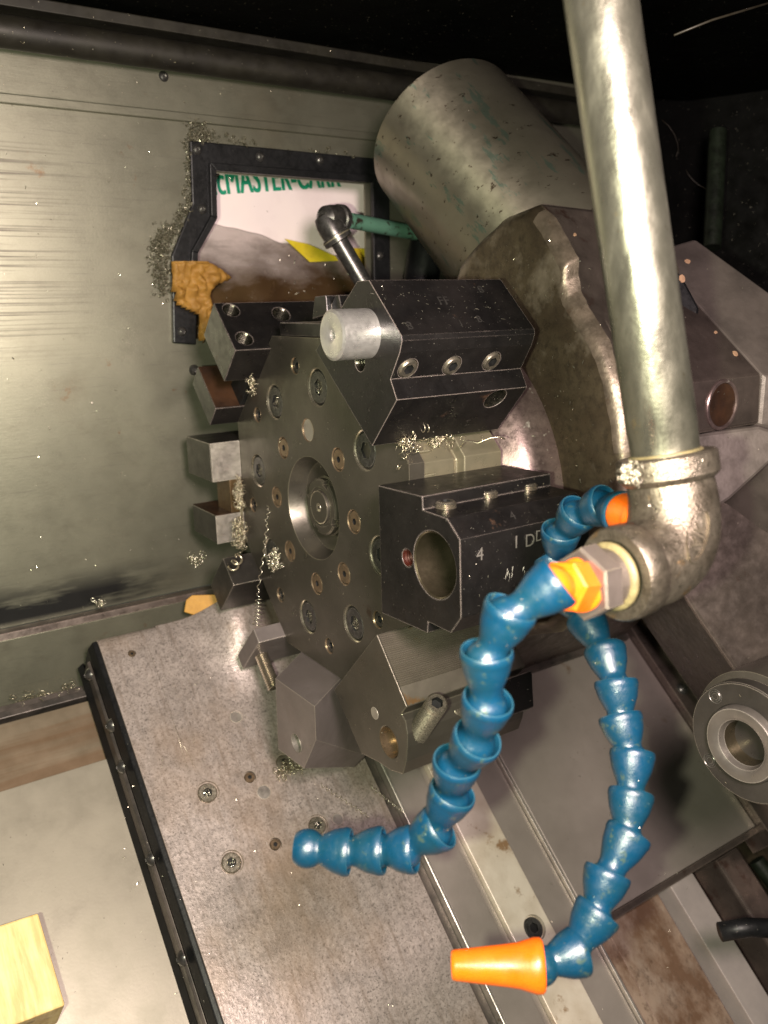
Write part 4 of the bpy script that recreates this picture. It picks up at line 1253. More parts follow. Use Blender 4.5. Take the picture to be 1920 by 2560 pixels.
# port
pc_ = PY(1804, 1012, yF)
bm = new_bm()
lathe(bm, pc_+V((0, 0.0006, 0)), V((0, -1, 0)), [(0, 0.0205), (0.0016, 0.0205), (0.0024, 0.0198), (0.0024, 0.0178), (0.0004, 0.0172)], 48, cap1=False)
link('port_ring', bm, collar_mat, t, smooth=True, auto=30)
bm = new_bm()
lathe(bm, pc_+V((0, 0.0008, 0)), V((0, -1, 0)), [(0, 0.0172), (0.0014, 0.0172), (0.0018, 0.013), (0.0012, 0.009), (0.0014, 0.0001)], 40)
link('port_plug', bm, brown_top, t, smooth=True, auto=30)
# dark knob peeking out behind the pipe
bm = new_bm()
kp = [(1650, 640), (1705, 690), (1722, 740), (1748, 770), (1745, 790), (1715, 812), (1650, 830)]
dk = PS(1700, 740, 0.30).dot(FW)
dk = min(dk, (pc+NB*L_b*0.7).dot(FW)-0.02)
qk = [ray(a, b)*dk for a, b in kp]
hull(bm, qk + [p+FW*0.03+XX*0.01 for p in qk])
o = link('angular_stop', bm, rubber, None, bevel=0.002)
tag(o, 'black angular rubber stop sticking out from behind the vertical pipe', 'stop')
for px, py, r in [(1719, 654, 6.5), (1705, 695, 7), (1838, 884, 9), (1789, 831, 5), (1437, 587, 5)]:
    pass

# motor cylinder along the slant direction
t = thing('motor_cylinder', 'large worn steel cylinder with green paint remains rising behind the housing', 'cylinder', PD(1180, 500, 0.85))
# fit: far end centre and radius so that its silhouettes match
import itertools
def pj(p):
    z = p.dot(FW); return 960+FOC*p.dot(RT)/z, 1280-FOC*p.dot(UP)/z
dcy = 0.93
best = None
for dd in (0.90,):
    for cx in range(1080, 1200, 10):
        for cy_ in range(220, 400, 10):
            for r_ in (0.085, 0.09, 0.095, 0.10, 0.105, 0.11):
                c = PD(cx, cy_, dd)
                x, y, a = frame_of(NB)
                far = [pj(p) for p in circ(c, x, y, r_, 24)]
                near = [pj(p) for p in circ(c-NB*0.2, x, y, r_, 24)]
                xm = min(p[0] for p in far); ym = min(p[1] for p in far)
                def sil(side):
                    e = 0
                    # distance of both circles' extreme points to the silhouette line
                    for L_ in (far, near):
                        if side == 0:
                            (ax_, ay_), (bx_, by_) = (944, 422), (1131, 693)
                            v = [((bx_-ax_)*(py-ay_)-(by_-ay_)*(px-ax_))/math.hypot(bx_-ax_, by_-ay_) for px, py in L_]
                            e += abs(max(v))
                        else:
                            (ax_, ay_), (bx_, by_) = (1239, 163), (1462, 434)
                            v = [((bx_-ax_)*(py-ay_)-(by_-ay_)*(px-ax_))/math.hypot(bx_-ax_, by_-ay_) for px, py in L_]
                            e += abs(min(v))
                    return e
                err = sil(0)+sil(1)+abs(xm-935)+abs(ym-138)
                if best is None or err < best[0]: best = (err, c, r_, dd)
err, cc, rc, _ = best
print('cylinder fit', err, pj(cc), rc)
x, y, a = frame_of(NB)
bm = new_bm()
lathe(bm, V((0, 0, 0)), V((0, 0, -1)), [(0, rc-0.004), (0.0015, rc-0.001), (0.004, rc), (0.30, rc)], 96)
o = link('cylinder_shell', bm, cyl_mat, None, smooth=True, auto=40)
Mc = Matrix((x, y, a)).transposed().to_4x4(); Mc.translation = cc - t.location
o.parent = t; o.matrix_local = Mc

# ---- pipe with elbow running behind into the window
t = thing('pipe_fitting', 'black threaded pipe elbow with its tube standing in front of the wall opening', 'pipe fitting', PY(840, 560, 0.83))
yp = 0.83
A = PY(826, 566, yp); B1 = PY(925, 735, yp-0.02)
bm = new_bm(); tube(bm, [A, B1], 0.0098, 20); link('lower_tube', bm, screw_dark, t, smooth=True, auto=40)
bm = new_bm()
d1 = (B1-A).normalized(); Bx = PY(1000, 562, yp+0.04); A2 = PY(858, 550, yp+0.004); d2 = (Bx-A2).normalized()
lathe(bm, A, d1, [(-0.016, 0.006), (-0.013, 0.012), (-0.004, 0.0145), (0.010, 0.0145), (0.011, 0.0165), (0.018, 0.0165), (0.019, 0.0100)], 28)
lathe(bm, PY(822, 545, yp), d2, [(-0.010, 0.007), (-0.006, 0.0125), (0.004, 0.0140), (0.014, 0.0140), (0.015, 0.0155), (0.022, 0.0155), (0.023, 0.009)], 28)
link('elbow_body', bm, screw_dark, t, smooth=True, auto=35)
bm = new_bm(); ring(bm, A+d1*0.0135, d1, 0.0169, 0.012, 0.001, 28); link('brass_ring', bm, yellow_steel, t, smooth=True, auto=30)
o_ = new_bm(); tube(o_, [A2+d2*0.012, PY(1085, 592, yp+0.05)], 0.0085, 20)
o = link('green_pipe', o_, green_paint, None, smooth=True, auto=40)
tag(o, 'chipped green painted pipe running right from the black pipe elbow', 'pipe')
bm = new_bm()
tube(bm, [PY(1085, 560, 0.875), PY(1060, 640, 0.872), PY(1050, 730, 0.87)], 0.022, 20)
o = link('dark_hose', bm, rubber, None, smooth=True, auto=40)
tag(o, 'dark hose hanging behind the motor cylinder near the green pipe', 'hose')

# ---- dim things on the right back wall
bm = new_bm(); tube(bm, [PD(1795, 330, 1.15), PD(1788, 460, 1.14), PD(1780, 620, 1.13)], 0.012, 16)
o = link('back_pipe', bm, mat('dim_green_pipe', (0.014, 0.020, 0.012), (0.006, 0.008, 0.005), 0.1, 0.4, 0.1, 60), None, smooth=True, auto=40)
tag(o, 'dim greenish vertical pipe in the dark right corner', 'pipe')
bm = new_bm(); tube(bm, [PD(1685, 88, 0.52), PD(1780, 50, 0.52), PD(1930, 5, 0.53)], 0.0007, 8)
o = link('ceiling_wire', bm, mat('dull_wire', (0.018, 0.015, 0.009), None, 0.3, 0.5), None, smooth=True)
tag(o, 'thin dull wire under the dark ceiling at the top right', 'wire')
for k, l_ in enumerate([[(1655, 300), (1672, 315), (1686, 336), (1694, 358), (1696, 376), (1690, 392)], [(1715, 425), (1722, 438), (1732, 450), (1746, 462), (1765, 472)]]):
    bm = new_bm(); tube(bm, [PD(a, b, 1.05) for a, b in l_], 0.0006, 6)
    o = link('loose_strand', bm, MATS['dull_wire'], None, smooth=True)
    tag(o, ['curved loose strand hanging right of the pipe, the upper one', 'short loose strand hanging right of the pipe, the lower one'][k], 'strand')

# ================================================================== TAILSTOCK
dT = 0.575
tc_ = PD(1862, 1858, dT)
t = thing('tailstock', 'grey tailstock quill with bolted flange ring at the right edge', 'tailstock', tc_.copy())
bm = new_bm()
rT = 0.0425
lathe(bm, tc_, XX, [(0.0, 0.0275), (0.0, rT-0.001), (0.001, rT), (0.011, rT)], 64, cap0=False)
fl = link('flange_ring', bm, grey_ox, t, smooth=True, auto=30)
bm = new_bm()
lathe(bm, tc_, XX, [(0.012, 0.044), (0.013, 0.047), (0.14, 0.047)], 64)
link('quill_housing', bm, disc_steel, t, smooth=True, auto=30)
bm = new_bm()
lathe(bm, tc_, XX, [(0.003, 0.0272), (-0.004, 0.0268), (-0.006, 0.0255), (-0.006, 0.0205), (-0.0045, 0.0175), (0.0, 0.0158)], 56, cap0=False, cap1=False)
lathe(bm, tc_, XX, [(0.0, 0.0158), (0.05, 0.0125), (0.05, 0.0)], 56, cap0=False, cap1=False, mi=1)
link('quill', bm, [mat('quill_steel', (0.20, 0.18, 0.16), (0.15, 0.135, 0.12), 0.7, 0.36, 0.1, 30, edge=(0.7, 0.65, 0.58), bump=0.1), MATS['bore_steel']], t, smooth=True, auto=30)
for a in (135, 215, 45, -45):
    c = tc_ + ydir(a-0)*0.0355
    c = V((tc_.x, tc_.y+0.0355*math.cos(R(a)), tc_.z+0.0355*math.sin(R(a))))
    bm = new_bm(); ring(bm, c-XX*0.0001, V((-1, 0, 0)), 0.0052, 0.0044, 0.001, 24)
    socket_head(bm, c-XX*0.0004, V((-1, 0, 0)), 0.0043, 0.001, 0.0022, 0.0016, 24)
    link('flange_screw', bm, screw_dark, t, smooth=True, auto=30)
# tailstock body: dark casting behind and above the quill
bm = new_bm()
dB = 0.80
bp = [(1640, 1335), (1700, 1300), (1830, 1245), (2100, 1180), (2100, 1900), (1990, 1900), (1900, 1760), (1845, 1675), (1735, 1530), (1680, 1440)]
qb = [ray(a, b)*(dB) for a, b in bp]
hull(bm, qb + [p+FW*0.25 for p in qb])
link('tailstock_body', bm, purple_mat, t, bevel=0.004)
slab('machine_base', 0.7563, 1.30, -1.1, -0.30, -0.13, -0.10, house_mat, 'oily brown machine base casting at the lower right corner', 'machine base', 0.002)
slab('base_rib', 0.83, 0.875, -0.62, -0.415, -0.0998, -0.05, purple_mat, 'raised brown rib on the machine base below the plate edge', 'rib', 0.004)
slab('base_rib', 0.80, 1.2, -0.66, -0.635, -0.0998, -0.045, light_cast, 'pale cross rib on the machine base near the right edge', 'rib', 0.003)
bm = new_bm(); tube(bm, [SF(0.90, -0.44, -0.06), SF(0.91, -0.50, -0.065), SF(0.95, -0.58, -0.07)], 0.010, 18)
tag(link('green_pipe', bm, MATS['dim_green_pipe'], None, smooth=True, auto=40), 'short dark green pipe on the machine base at the right edge', 'pipe')
bm = new_bm(); tube(bm, [PD(1800, 2330, 0.78), PD(1870, 2318, 0.78), PD(1960, 2322, 0.78)], 0.0085, 16)
o = link('black_hose', bm, rubber, None, smooth=True)
tag(o, 'short black hose at the lower right edge beside the grey rail', 'hose')

# ================================================================== COOLANT PIPE, ELBOW
ptop = PD(1484, -120, 0.385); pbot = PD(1668, 1165, 0.408)
t = thing('coolant_pipe', 'thick galvanised steel pipe coming down from the top, close to the camera', 'pipe', pbot.copy())
ax = (pbot-ptop).normalized()
x, y, a_ = frame_of(ax)
Rz = Matrix((x, y, a_)).transposed().to_4x4(); Rz.translation = ptop
Lp = (pbot-ptop).length
bm = new_bm()
rP = 0.01675
lathe(bm, V((0, 0, 0)), V((0, 0, 1)), [(0, rP), (Lp-0.018, rP), (Lp-0.0175, rP*0.985), (Lp, rP*0.96)], 64)
o = link('pipe_tube', bm, pipe_mat, None, smooth=True, auto=40)
o.data.transform(Rz); o.parent = t; o.matrix_parent_inverse = Matrix.Translation(-t.location)
# elbow: swept bend from pipe end to outlet along -X
E0 = pbot
Ec = PD(1703, 1388, 0.410)
t = thing('pipe_elbow', 'cast iron pipe elbow with beaded collars and an oval mark, under the thick pipe', 'pipe elbow', Ec.copy())
outd = V((-1, 0.02, -0.02)).normalized()
d_in = (Ec-E0).normalized()
collar_c = E0 + ax*0.004
bm = new_bm()
lathe(bm, E0-ax*0.006, ax, [(0, 0.0172), (0, 0.0225), (0.0012, 0.0240), (0.0105, 0.0240), (0.0125, 0.0225), (0.0135, 0.021)], 48, cap0=False, cap1=False)
link('upper_collar', bm, elbow_mat, t, smooth=True, auto=35)
bm = new_bm(); lathe(bm, E0-ax*0.006, ax, [(0.003, 0.0158), (0.003, 0.0200)], 48, cap0=False, cap1=False)
lathe(bm, E0-ax*0.0065, ax, [(-0.0005, 0.0170), (0.0005, 0.0178), (0.0012, 0.0172)], 48)
link('thread_tape', bm, tape_mat, t, smooth=True)
# bend body
path = []
pa_ = E0+ax*0.005; 
corner = Ec
pe_ = Ec + outd*0.036
N = 22
p_s = pa_; 
for i in range(N+1):
    u = i/N
    p = (1-u)**2*p_s + 2*u*(1-u)*(corner+(d_in-outd)*0.004) + u**2*pe_
    path.append(p)
bm = new_bm(); tube(bm, path, 0.0208, 48, rfun=lambda u: 0.0203-0.0010*u+0.0022*math.sin(math.pi*u))
link('elbow_bend', bm, elbow_mat, t, smooth=True, auto=50)
oc = pe_
bm = new_bm()
lathe(bm, oc-outd*0.003, outd, [(0, 0.0195), (0.001, 0.0212), (0.0025, 0.0222), (0.0125, 0.0222), (0.014, 0.0212), (0.014, 0.0165), (0.010, 0.0160)], 56, cap0=False, cap1=True)
link('outlet_collar', bm, elbow_mat, t, smooth=True, auto=35)
bm = new_bm()
lathe(bm, oc+outd*0.0115, outd, [(0, 0.0150), (0.001, 0.0160), (0.0024, 0.0161), (0.0036, 0.0152), (0.0040, 0.0140)], 56)
link('sealing_ring', bm, tape_mat, t, smooth=True, auto=40)
# cast oval mark with letters on the outer side of the bend
dm = ray(1745, 1340); 
# nearest surface point: search along the pixel ray for distance 0.0222 to the path
best = None
for k in range(400):
    p = dm*(0.36+0.0002*k)
    dmin = min((p-c).length for c in path)
    if dmin < 0.0222: best = p; break
if best is None: best = dm*0.385
cpt = min(path, key=lambda c: (best-c).length)
nrm = (best-cpt).normalized()
la = (PD(1775, 1270, 0.39)-PD(1722, 1400, 0.39)); la = (la-nrm*la.dot(nrm)).normalized()
lb = nrm.cross(la)
bm = new_bm()
for k in range(1):
    ringp = []
    NOV = 40
    outer_, inner_ = [], []
    for i in range(NOV):
        a = 2*math.pi*i/NOV
        for (ra, rb2, L_) in ((0.0135, 0.0056, outer_), (0.0126, 0.0047, inner_)):
            p = best + la*(ra*math.cos(a)) + lb*(rb2*math.sin(a))
            c = min(path, key=lambda c: (p-c).length)
            dd = (p-c).normalized()
            uu = path.index(c)/N
            L_.append(c+dd*(0.0203-0.0010*uu+0.0022*math.sin(math.pi*uu)))
    nn_ = lambda p: (p-min(path, key=lambda c: (p-c).length)).normalized()
    ro = [p for p in outer_]; ri = [p for p in inner_]
    loft(bm, [ro, [p+nn_(p)*0.0013 for p in ro], [p+nn_(p)*0.0013 for p in ri], ri], False, False)
link('oval_rim', bm, elbow_mat, t, smooth=True, auto=50)
to = text_mesh('AJK', 0.0072, elbow_dark, 'cast_letters', t, V((0, 0, 0)), V((1, 0, 0)), V((0, 1, 0)), extrude=0.0003, offset=0.0001, align='CENTER', space=1.1)
for v in to.data.vertices:
    u_, w_2, h_ = v.co.x, v.co.y-0.0026, v.co.z
    p = best + la*u_ - lb*w_2*(1 if lb.dot(RT) < 0 else -1) 
    c = min(path, key=lambda c: (p-c).length); dd = (p-c).normalized(); uu = path.index(c)/N
    v.co = c + dd*(0.0203-0.0010*uu+0.0022*math.sin(math.pi*uu)+0.0007+h_)

# hex bushing + orange adaptor
hb = oc + outd*0.021
bx, by, ba = frame_of(outd)
t = thing('hex_bushing', 'grey steel hexagon bushing screwed into the elbow outlet', 'bushing', hb.copy())
bm = new_bm()
loft(bm, [circ(hb-outd*0.009, bx, by, 0.0136, 24), circ(hb, bx, by, 0.0136, 24)], True, False)
HPH = 0.62
loft(bm, [hexpts(hb, bx, by, 0.0162, 24, HPH), hexpts(hb+outd*0.0008, bx, by, 0.0170, 24, HPH), hexpts(hb+outd*0.0102, bx, by, 0.0170, 24, HPH), hexpts(hb+outd*0.011, bx, by, 0.0160, 24, HPH), circ(hb+outd*0.0112, bx, by, 0.0120, 24)], True, True)
link('hexagon', bm, mat('bushing_steel', (0.20, 0.165, 0.15), (0.15, 0.125, 0.11), 0.7, 0.4, 0.1, 40, bump=0.1, edge=(0.7, 0.6, 0.45), edge_r=0.0006), t, smooth=True, auto=15)

def link_segment(bm, a, b, rim=0.0118, k=1.0, n=40, qe=0.80):
    """one ball-and-socket element: bell around a, ball around b"""
    L_ = (b-a).length; d = (b-a).normalized()
    r = rim
    prof = [(0.001, r*0.70), (-0.0030, r*0.845), (-0.0048, r*0.865), (-0.0056, r*0.90), (-0.0057, r*0.945), (-0.0050, r*0.985), (-0.0036, r*1.0), (-0.0022, r*0.995), (-0.0013, r*0.965), (0.0002, r*0.945)]
    w = L_*0.58
    prof += [(w*0.35, r*0.87), (w*0.75, r*0.71), (w, r*0.61)]
    rb_ = r*0.815
    t0 = L_ - rb_*math.cos(math.asin(min(1, 0.61/0.815)))
    if t0 > w: prof.append((t0, r*0.61))
    q0 = math.asin(0.61/0.815)
    for i in range(1, 8):
        q = q0 + (math.pi*qe-q0)*i/7
        tt = L_ - rb_*math.cos(q)
        if tt > prof[-1][0]: prof.append((tt, rb_*math.sin(q)))
    lathe(bm, a, d, prof, n)

def coolant_hose(t, joints, rim=0.0118, endball=True):
    for i in range(len(joints)-1):
        bm = new_bm(); link_segment(bm, joints[i], joints[i+1], rim, qe=0.80 if i < len(joints)-2 else 0.72)
        link('segment', bm, blue_mat, t, smooth=True, auto=45)

# hose A (front)
JA = [(1372, 1470, .3540), (1266, 1545, .3570), (1216, 1652, .3640), (1214, 1770, .3720), (1184, 1860, .3830), (1139, 1922, .3960), (1123, 1997, .4060), (1082, 2078, .4140), (1010, 2124, .4190), (932, 2127, .4230), (848, 2128, .4260), (768, 2121, .4280)]
ja = [PD(*q) for q in JA]
t = thing('coolant_hose', 'blue coolant hose in front, from the orange hex fitting, ending bare at the left', 'coolant hose', ja[3].copy(), 'blue segmented coolant hoses')
coolant_hose(t, ja)
# orange adaptor: ball, neck, hexagon, flange
oa = hb + outd*0.0112
d = (ja[0]-oa).normalized(); La = (ja[0]-oa).length
bm = new_bm()
fx, fy, fa = frame_of(d)
lathe(bm, oa, d, [(0, 0.0122), (0.0022, 0.0122), (0.003, 0.0112)], 36)
hL = min(0.017, La*0.62)
loft(bm, [hexpts(oa+d*0.003, fx, fy, 0.0112, 24, 0.2), hexpts(oa+d*0.0038, fx, fy, 0.0120, 24, 0.2), hexpts(oa+d*(hL-0.001), fx, fy, 0.0120, 24, 0.2), hexpts(oa+d*hL, fx, fy, 0.0108, 24, 0.2), circ(oa+d*hL, fx, fy, 0.0090, 24)], True, False)
rb_ = 0.0099
pr = [(hL, 0.0090), (hL+0.002, 0.0078)]
q0 = math.asin(0.0078/rb_)
for i in range(1, 9):
    q = q0 + (math.pi*0.9-q0)*i/8
    tt = La - rb_*math.cos(q)
    if tt > pr[-1][0]: pr.append((tt, rb_*math.sin(q)))
lathe(bm, oa, d, pr, 36, cap0=False)
link('hex_fitting', bm, orange_mat, t, smooth=True, auto=25)

# hose B (rear)
JB = [(1544, 1280, .468), (1498, 1268, .487), (1438, 1292, .503), (1400, 1342, .517), (1388, 1412, .530), (1418, 1490, .524), (1472, 1562, .508), (1517, 1642, .492), (1543, 1727, .480), (1556, 1815, .474), (1580, 1905, .466), (1575, 2006, .458), (1562, 2104, .450), (1512, 2205, .443), (1482, 2300, .437), (1428, 2385, .432), (1348, 2414, .428)]
jb = [PD(q[0], q[1], q[2]*0.95) for q in JB]
t = thing('coolant_hose', 'blue coolant hose looping behind the elbow, ending in an orange cone nozzle', 'coolant hose', jb[8].copy(), 'blue segmented coolant hoses')
coolant_hose(t, jb)
# nozzle
pe = PD(1128, 2413, 0.410)
d = (pe-jb[-1]).normalized(); Ln = (pe-jb[-1]).length
bm = new_bm()
lathe(bm, jb[-1], d, [(0.006, 0.004), (-0.001, 0.0095), (-0.0022, 0.0112), (-0.001, 0.0124), (0.002, 0.0124), (0.005, 0.0116), (0.010, 0.0102), (0.016, 0.0094), (Ln-0.002, 0.0069), (Ln-0.0005, 0.0066), (Ln, 0.0058), (Ln, 0.0046), (Ln-0.012, 0.0042)], 48)
link('nozzle', bm, orange_mat, t, smooth=True, auto=50)
ob = jb[0]; dn = (ob-jb[1]).normalized()
bm = new_bm(); lathe(bm, ob, dn, [(-0.009, 0.0036), (-0.006, 0.0078), (0.0, 0.0099), (0.005, 0.0082), (0.0065, 0.0078), (0.0075, 0.0112), (0.024, 0.0112), (0.024, 0.0125), (0.028, 0.0125)], 32)
link('rear_fitting', bm, orange_mat, t, smooth=True, auto=30)

# ================================================================== SWARF
def specks(name, surf, n, rmin, rmax, material, seed, label, cat='metal chips'):
    """small separate flakes and crumbs; surf(rnd)-> (point, normal)"""
    rnd = random.Random(seed); bm = new_bm()
    for i in range(n):
        p, nm = surf(rnd)
        r = rmin*(rmax/rmin)**(rnd.random()**2.2)
        x, y, a = frame_of(nm)
        ph = rnd.random()*6.28
        d = x*math.cos(ph)+y*math.sin(ph); e = x*-math.sin(ph)+y*math.cos(ph)
        L_ = r*rnd.uniform(0.8, 3.0); w = r*rnd.uniform(0.25, 0.6)
        up = a*(w*0.9)
        b0 = p + a*0.0001
        vs = [bm.verts.new(b0-d*L_/2-e*w/2), bm.verts.new(b0-d*L_/2+e*w/2), bm.verts.new(b0+e*w*0.7+up*rnd.uniform(.4, 1.4)), bm.verts.new(b0-e*w*0.3+up*rnd.uniform(.4, 1.4)),
              bm.verts.new(b0+d*L_/2+e*w/2+up*rnd.uniform(0, 1)), bm.verts.new(b0+d*L_/2-e*w/2+up*rnd.uniform(0, 1))]
        bm.faces.new((vs[0], vs[3], vs[2], vs[1])); bm.faces.new((vs[3], vs[5], vs[4], vs[2]))
        bm.faces.new((vs[0], vs[1], vs[2], vs[3])[::-1]) if False else None
    o = link(name, bm, material, None)
    return tag(o, label, cat, None, 'stuff')
def onpoly(f, x0, x1, y0, y1):
    return lambda rnd: f(rnd.uniform(x0, x1), rnd.uniform(y0, y1))
specks('metal_chips', onpoly(lambda a, b: (PY(a, b, Yw-0.0005), V((0, -1, 0))), 0, 760, 250, 1540), 170, 0.0006, 0.0016, chip_mat, 1, 'tiny bright chips stuck on the back wall sheet')
specks('metal_chips', onpoly(lambda a, b: (PS(a, b, 0.0003), NN), 300, 1000, 1620, 2560), 190, 0.0004, 0.0014, chip_mat, 2, 'fine chips scattered over the mottled cast cover')
specks('metal_chips', onpoly(lambda a, b: (PS(a, b, 0.0005), NN), 1420, 1760, 1650, 2230), 90, 0.0004, 0.0016, chip_mat, 3, 'fine chips scattered over the big grey plate')
specks('metal_chips', onpoly(lambda a, b: (PS(a, b, hP), NN), 0, 430, 2000, 2560), 60, 0.0004, 0.0010, wiper_steel, 4, 'dark crumbs on the plain sheet cover at the lower left')
specks('metal_chips', onpoly(lambda a, b: (PX(a, b, C.x-0.0001), V((-1, 0, 0))), 660, 930, 880, 1620), 130, 0.0003, 0.0012, chip_mat, 5, 'small bright chips stuck on the turret face')
nt8 = V((0, -0.70, 0.72))
specks('metal_chips', lambda rnd: ((lambda p: (p, V((0, 0, 1))))(PZ(rnd.uniform(990, 1370), rnd.uniform(1170, 1235), -0.1262))), 60, 0.0004, 0.0018, chip_mat, 6, 'chips lying on top of the stamped 4 block')
specks('metal_chips', lambda rnd: (V((0, 0, 0)) + (lambda a, b: (lambda d: d*(0.336/d.z) if d.z > 0.05 else d*1.2)(ray(a, b)))(rnd.uniform(0, 1920), rnd.uniform(-10, 230)) - V((0, 0, 0.006)), V((0, 0, -1))), 420, 0.0005, 0.0016, chip_gold, 7, 'sparkling crumbs stuck under the dark ceiling')
specks('metal_chips', lambda rnd: (topf8(rnd.uniform(930, 1300), rnd.uniform(712, 820)), nt8f), 70, 0.0004, 0.0014, chip_mat, 11, 'bright chips lying on the upper face of the stamped 8 block')
specks('metal_chips', lambda rnd: (PX(rnd.uniform(1180, 1480), rnd.uniform(640, 1180), xh-0.0006), V((-1, 0, 0))), 110, 0.0004, 0.0015, chip_mat, 12, 'fine chips stuck on the brown housing face')
specks('metal_chips', lambda rnd: (PY(rnd.uniform(1165, 1400), rnd.uniform(1360, 1520), 0.3975), V((0, -1, 0))), 26, 0.0003, 0.0009, chip_mat, 13, 'few fine chips on the vertical side of the stamped 4 block')
specks('metal_chips', lambda rnd: (lambda s_: (SF(rnd.uniform(0.50, 0.60), s_, 0.0004), NN))(rnd.uniform(-0.42, -0.15)), 40, 0.0004, 0.0012, chip_gold, 14, 'fine gold chips on the cream way and its neighbour strip')
def onhose(js):
    def f(rnd):
        i = rnd.randrange(len(js)-1); u = rnd.uniform(0.1, 0.75); a_, b_ = js[i], js[i+1]
        d_ = (b_-a_).normalized(); c_ = a_.lerp(b_, u)
        n_ = (d_.orthogonal().normalized()); n_.rotate(Matrix.Rotation(rnd.random()*6.283, 3, d_))
        rr_ = 0.0118*(0.93-0.42*u)
        return c_+n_*rr_, n_
    return f
specks('metal_chips', onhose(ja), 150, 0.0002, 0.0007, chip_mat, 15, 'tiny chips stuck on the front blue hose')
specks('metal_chips', onhose(jb), 260, 0.0002, 0.0009, chip_mat, 16, 'tiny chips stuck on the rear blue hose')
# chips packed round the window frame
def frame_edge(rnd):
    L_ = [(478, 340, 520, 356, 14), (470, 350, 474, 512, 10), (474, 512, 415, 600, 16), (400, 600, 405, 730, 22), (415, 560, 395, 640, 20), (480, 300, 525, 345, 16), (520, 340, 640, 362, 6), (700, 375, 900, 392, 4)]
    wts = [14, 14, 22, 40, 20, 12, 6, 3]
    a = rnd.choices(L_, wts)[0]; u = rnd.random()
    return PY(a[0]+(a[2]-a[0])*u+rnd.gauss(0, a[4]*0.6), a[1]+(a[3]-a[1])*u+rnd.gauss(0, 8), Yw-0.001-abs(rnd.gauss(0, 0.0035))), V((rnd.uniform(-1, 1), -1, rnd.uniform(-1, 1))).normalized()
specks('chip_heap', frame_edge, 900, 0.0007, 0.0022, mat('dull_chip', (0.16, 0.145, 0.10), (0.35, 0.33, 0.25), 0.6, 0.4, 0.1, 500), 8, 'heaps of dull chips packed along the left edge of the black window frame')
specks('chip_heap', frame_edge, 120, 0.0007, 0.0018, chip_mat, 9, 'bright chips among the heap at the left of the black window frame')
def heap(name, label, n, seed, material):
    rnd = random.Random(seed); bm = new_bm()
    for i in range(n):
        p, _ = frame_edge(rnd)
        ax_ = V((rnd.gauss(0, 1), rnd.gauss(0, .6), rnd.gauss(0, 1))).normalized()
        tube(bm, helix(p, ax_, rnd.uniform(0.0008, 0.0024), rnd.uniform(0.0005, 0.0018), rnd.uniform(0.6, 2.0), 8, rnd.random()*6), rnd.uniform(0.0002, 0.00045), 4)
    return tag(link(name, bm, material, None, smooth=True), label, 'metal chips', None, 'stuff')
heap('chip_heap', 'matted dark curls packed along the left edge of the black window frame', 620, 41, mat('dark_chip', (0.10, 0.09, 0.06), (0.20, 0.185, 0.13), 0.6, 0.4, 0.1, 500))
# chips on film
specks('metal_chips', onpoly(lambda a, b: (PY(a, b, 0.905), V((0, -1, 0.3))), 690, 900, 610, 740), 40, 0.0008, 0.0024, chip_mat, 10, 'bright chips caught on the brown plastic film')

def curl(name, label, o_, axis, r, pitch, turns, th, material, taper=1.0, ph=0.0, cat='metal chip'):
    bm = new_bm(); tube(bm, helix(o_, axis, r, pitch, turns, 14, ph, taper), th, 5)
    return tag(link(name, bm, material, None, smooth=True), label, cat)
# long stringy curl in front of the turret face
path_px = [(668, 1265), (672, 1280), (664, 1300), (668, 1320), (662, 1350), (660, 1380), (655, 1410), (650, 1440), (645, 1475), (645, 1500)]
bm = new_bm()
ctrl = [PX(a, b, 0.338) for a, b in path_px]
dense = []
for i in range(len(ctrl)-1):
    for k in range(8):
        u = k/8; p = ctrl[i].lerp(ctrl[i+1], u)
        q = (i*8+k)*1.1
        dense.append(p + V((0.0012*math.sin(q), 0.0016*math.cos(q), 0)))
pe_ = dense[-1]
bot = PX(642, 1565, 0.330)
L_ = (bot-pe_); ax_ = L_.normalized()
dense += helix(pe_, ax_, 0.0035, L_.length/7, 7, 14, 0, 1.3)
tube(bm, dense, 0.00038, 5)
tag(link('stringy_chip', bm, chip_mat, None, smooth=True), 'long stringy chip hanging in front of the turret face onto the screw strap', 'metal chip')
curl('curled_chip', 'curled beaded chip lying on the cast cover below the turret', PS(925, 1965, 0.002), (PS(1020, 2040, 0.002)-PS(925, 1965, 0.002)), 0.0018, 0.0055, 8, 0.0005, chip_mat)
curl('curled_chip', 'thin curled chip trail on the cast cover ending near the round plug', PS(800, 1960, 0.002), (PS(940, 2055, 0.002)-PS(800, 1960, 0.002)), 0.0016, 0.0060, 10, 0.0003, chip_gold)
curl('curled_chip', 'thick gold ribbon curl lying on the lower left chip covered jaw', PX(600, 1390, 0.312), PX(570, 1440, 0.306)-PX(600, 1390, 0.312), 0.0042, 0.009, 2.2, 0.0010, chip_gold)
curl('curled_chip', 'single ring shaped chip curl on the brown housing right of the upper block', PD(1290, 1050, 0.70), V((0, -0.3, -1)), 0.0045, 0.0025, 1.6, 0.0006, chip_gold)
def tangle(name, label, c, rad, n, th, material, seed, squash=V((1, 1, 1))):
    rnd = random.Random(seed); bm = new_bm()
    for i in range(n):
        p = c + V((rnd.gauss(0, 1)*squash.x, rnd.gauss(0, 1)*squash.y, rnd.gauss(0, 1)*squash.z))*rad*0.5
        ax_ = V((rnd.gauss(0, 1), rnd.gauss(0, 1), rnd.gauss(0, 1))).normalized()
        tube(bm, helix(p, ax_, rad*rnd.uniform(0.12, 0.32), rad*rnd.uniform(0.1, 0.4), rnd.uniform(0.6, 2.0), 9, rnd.random()*6), th*rnd.uniform(.7, 1.3), 4)
    return tag(link(name, bm, material, None, smooth=True), label, 'metal chips', None, 'stuff')
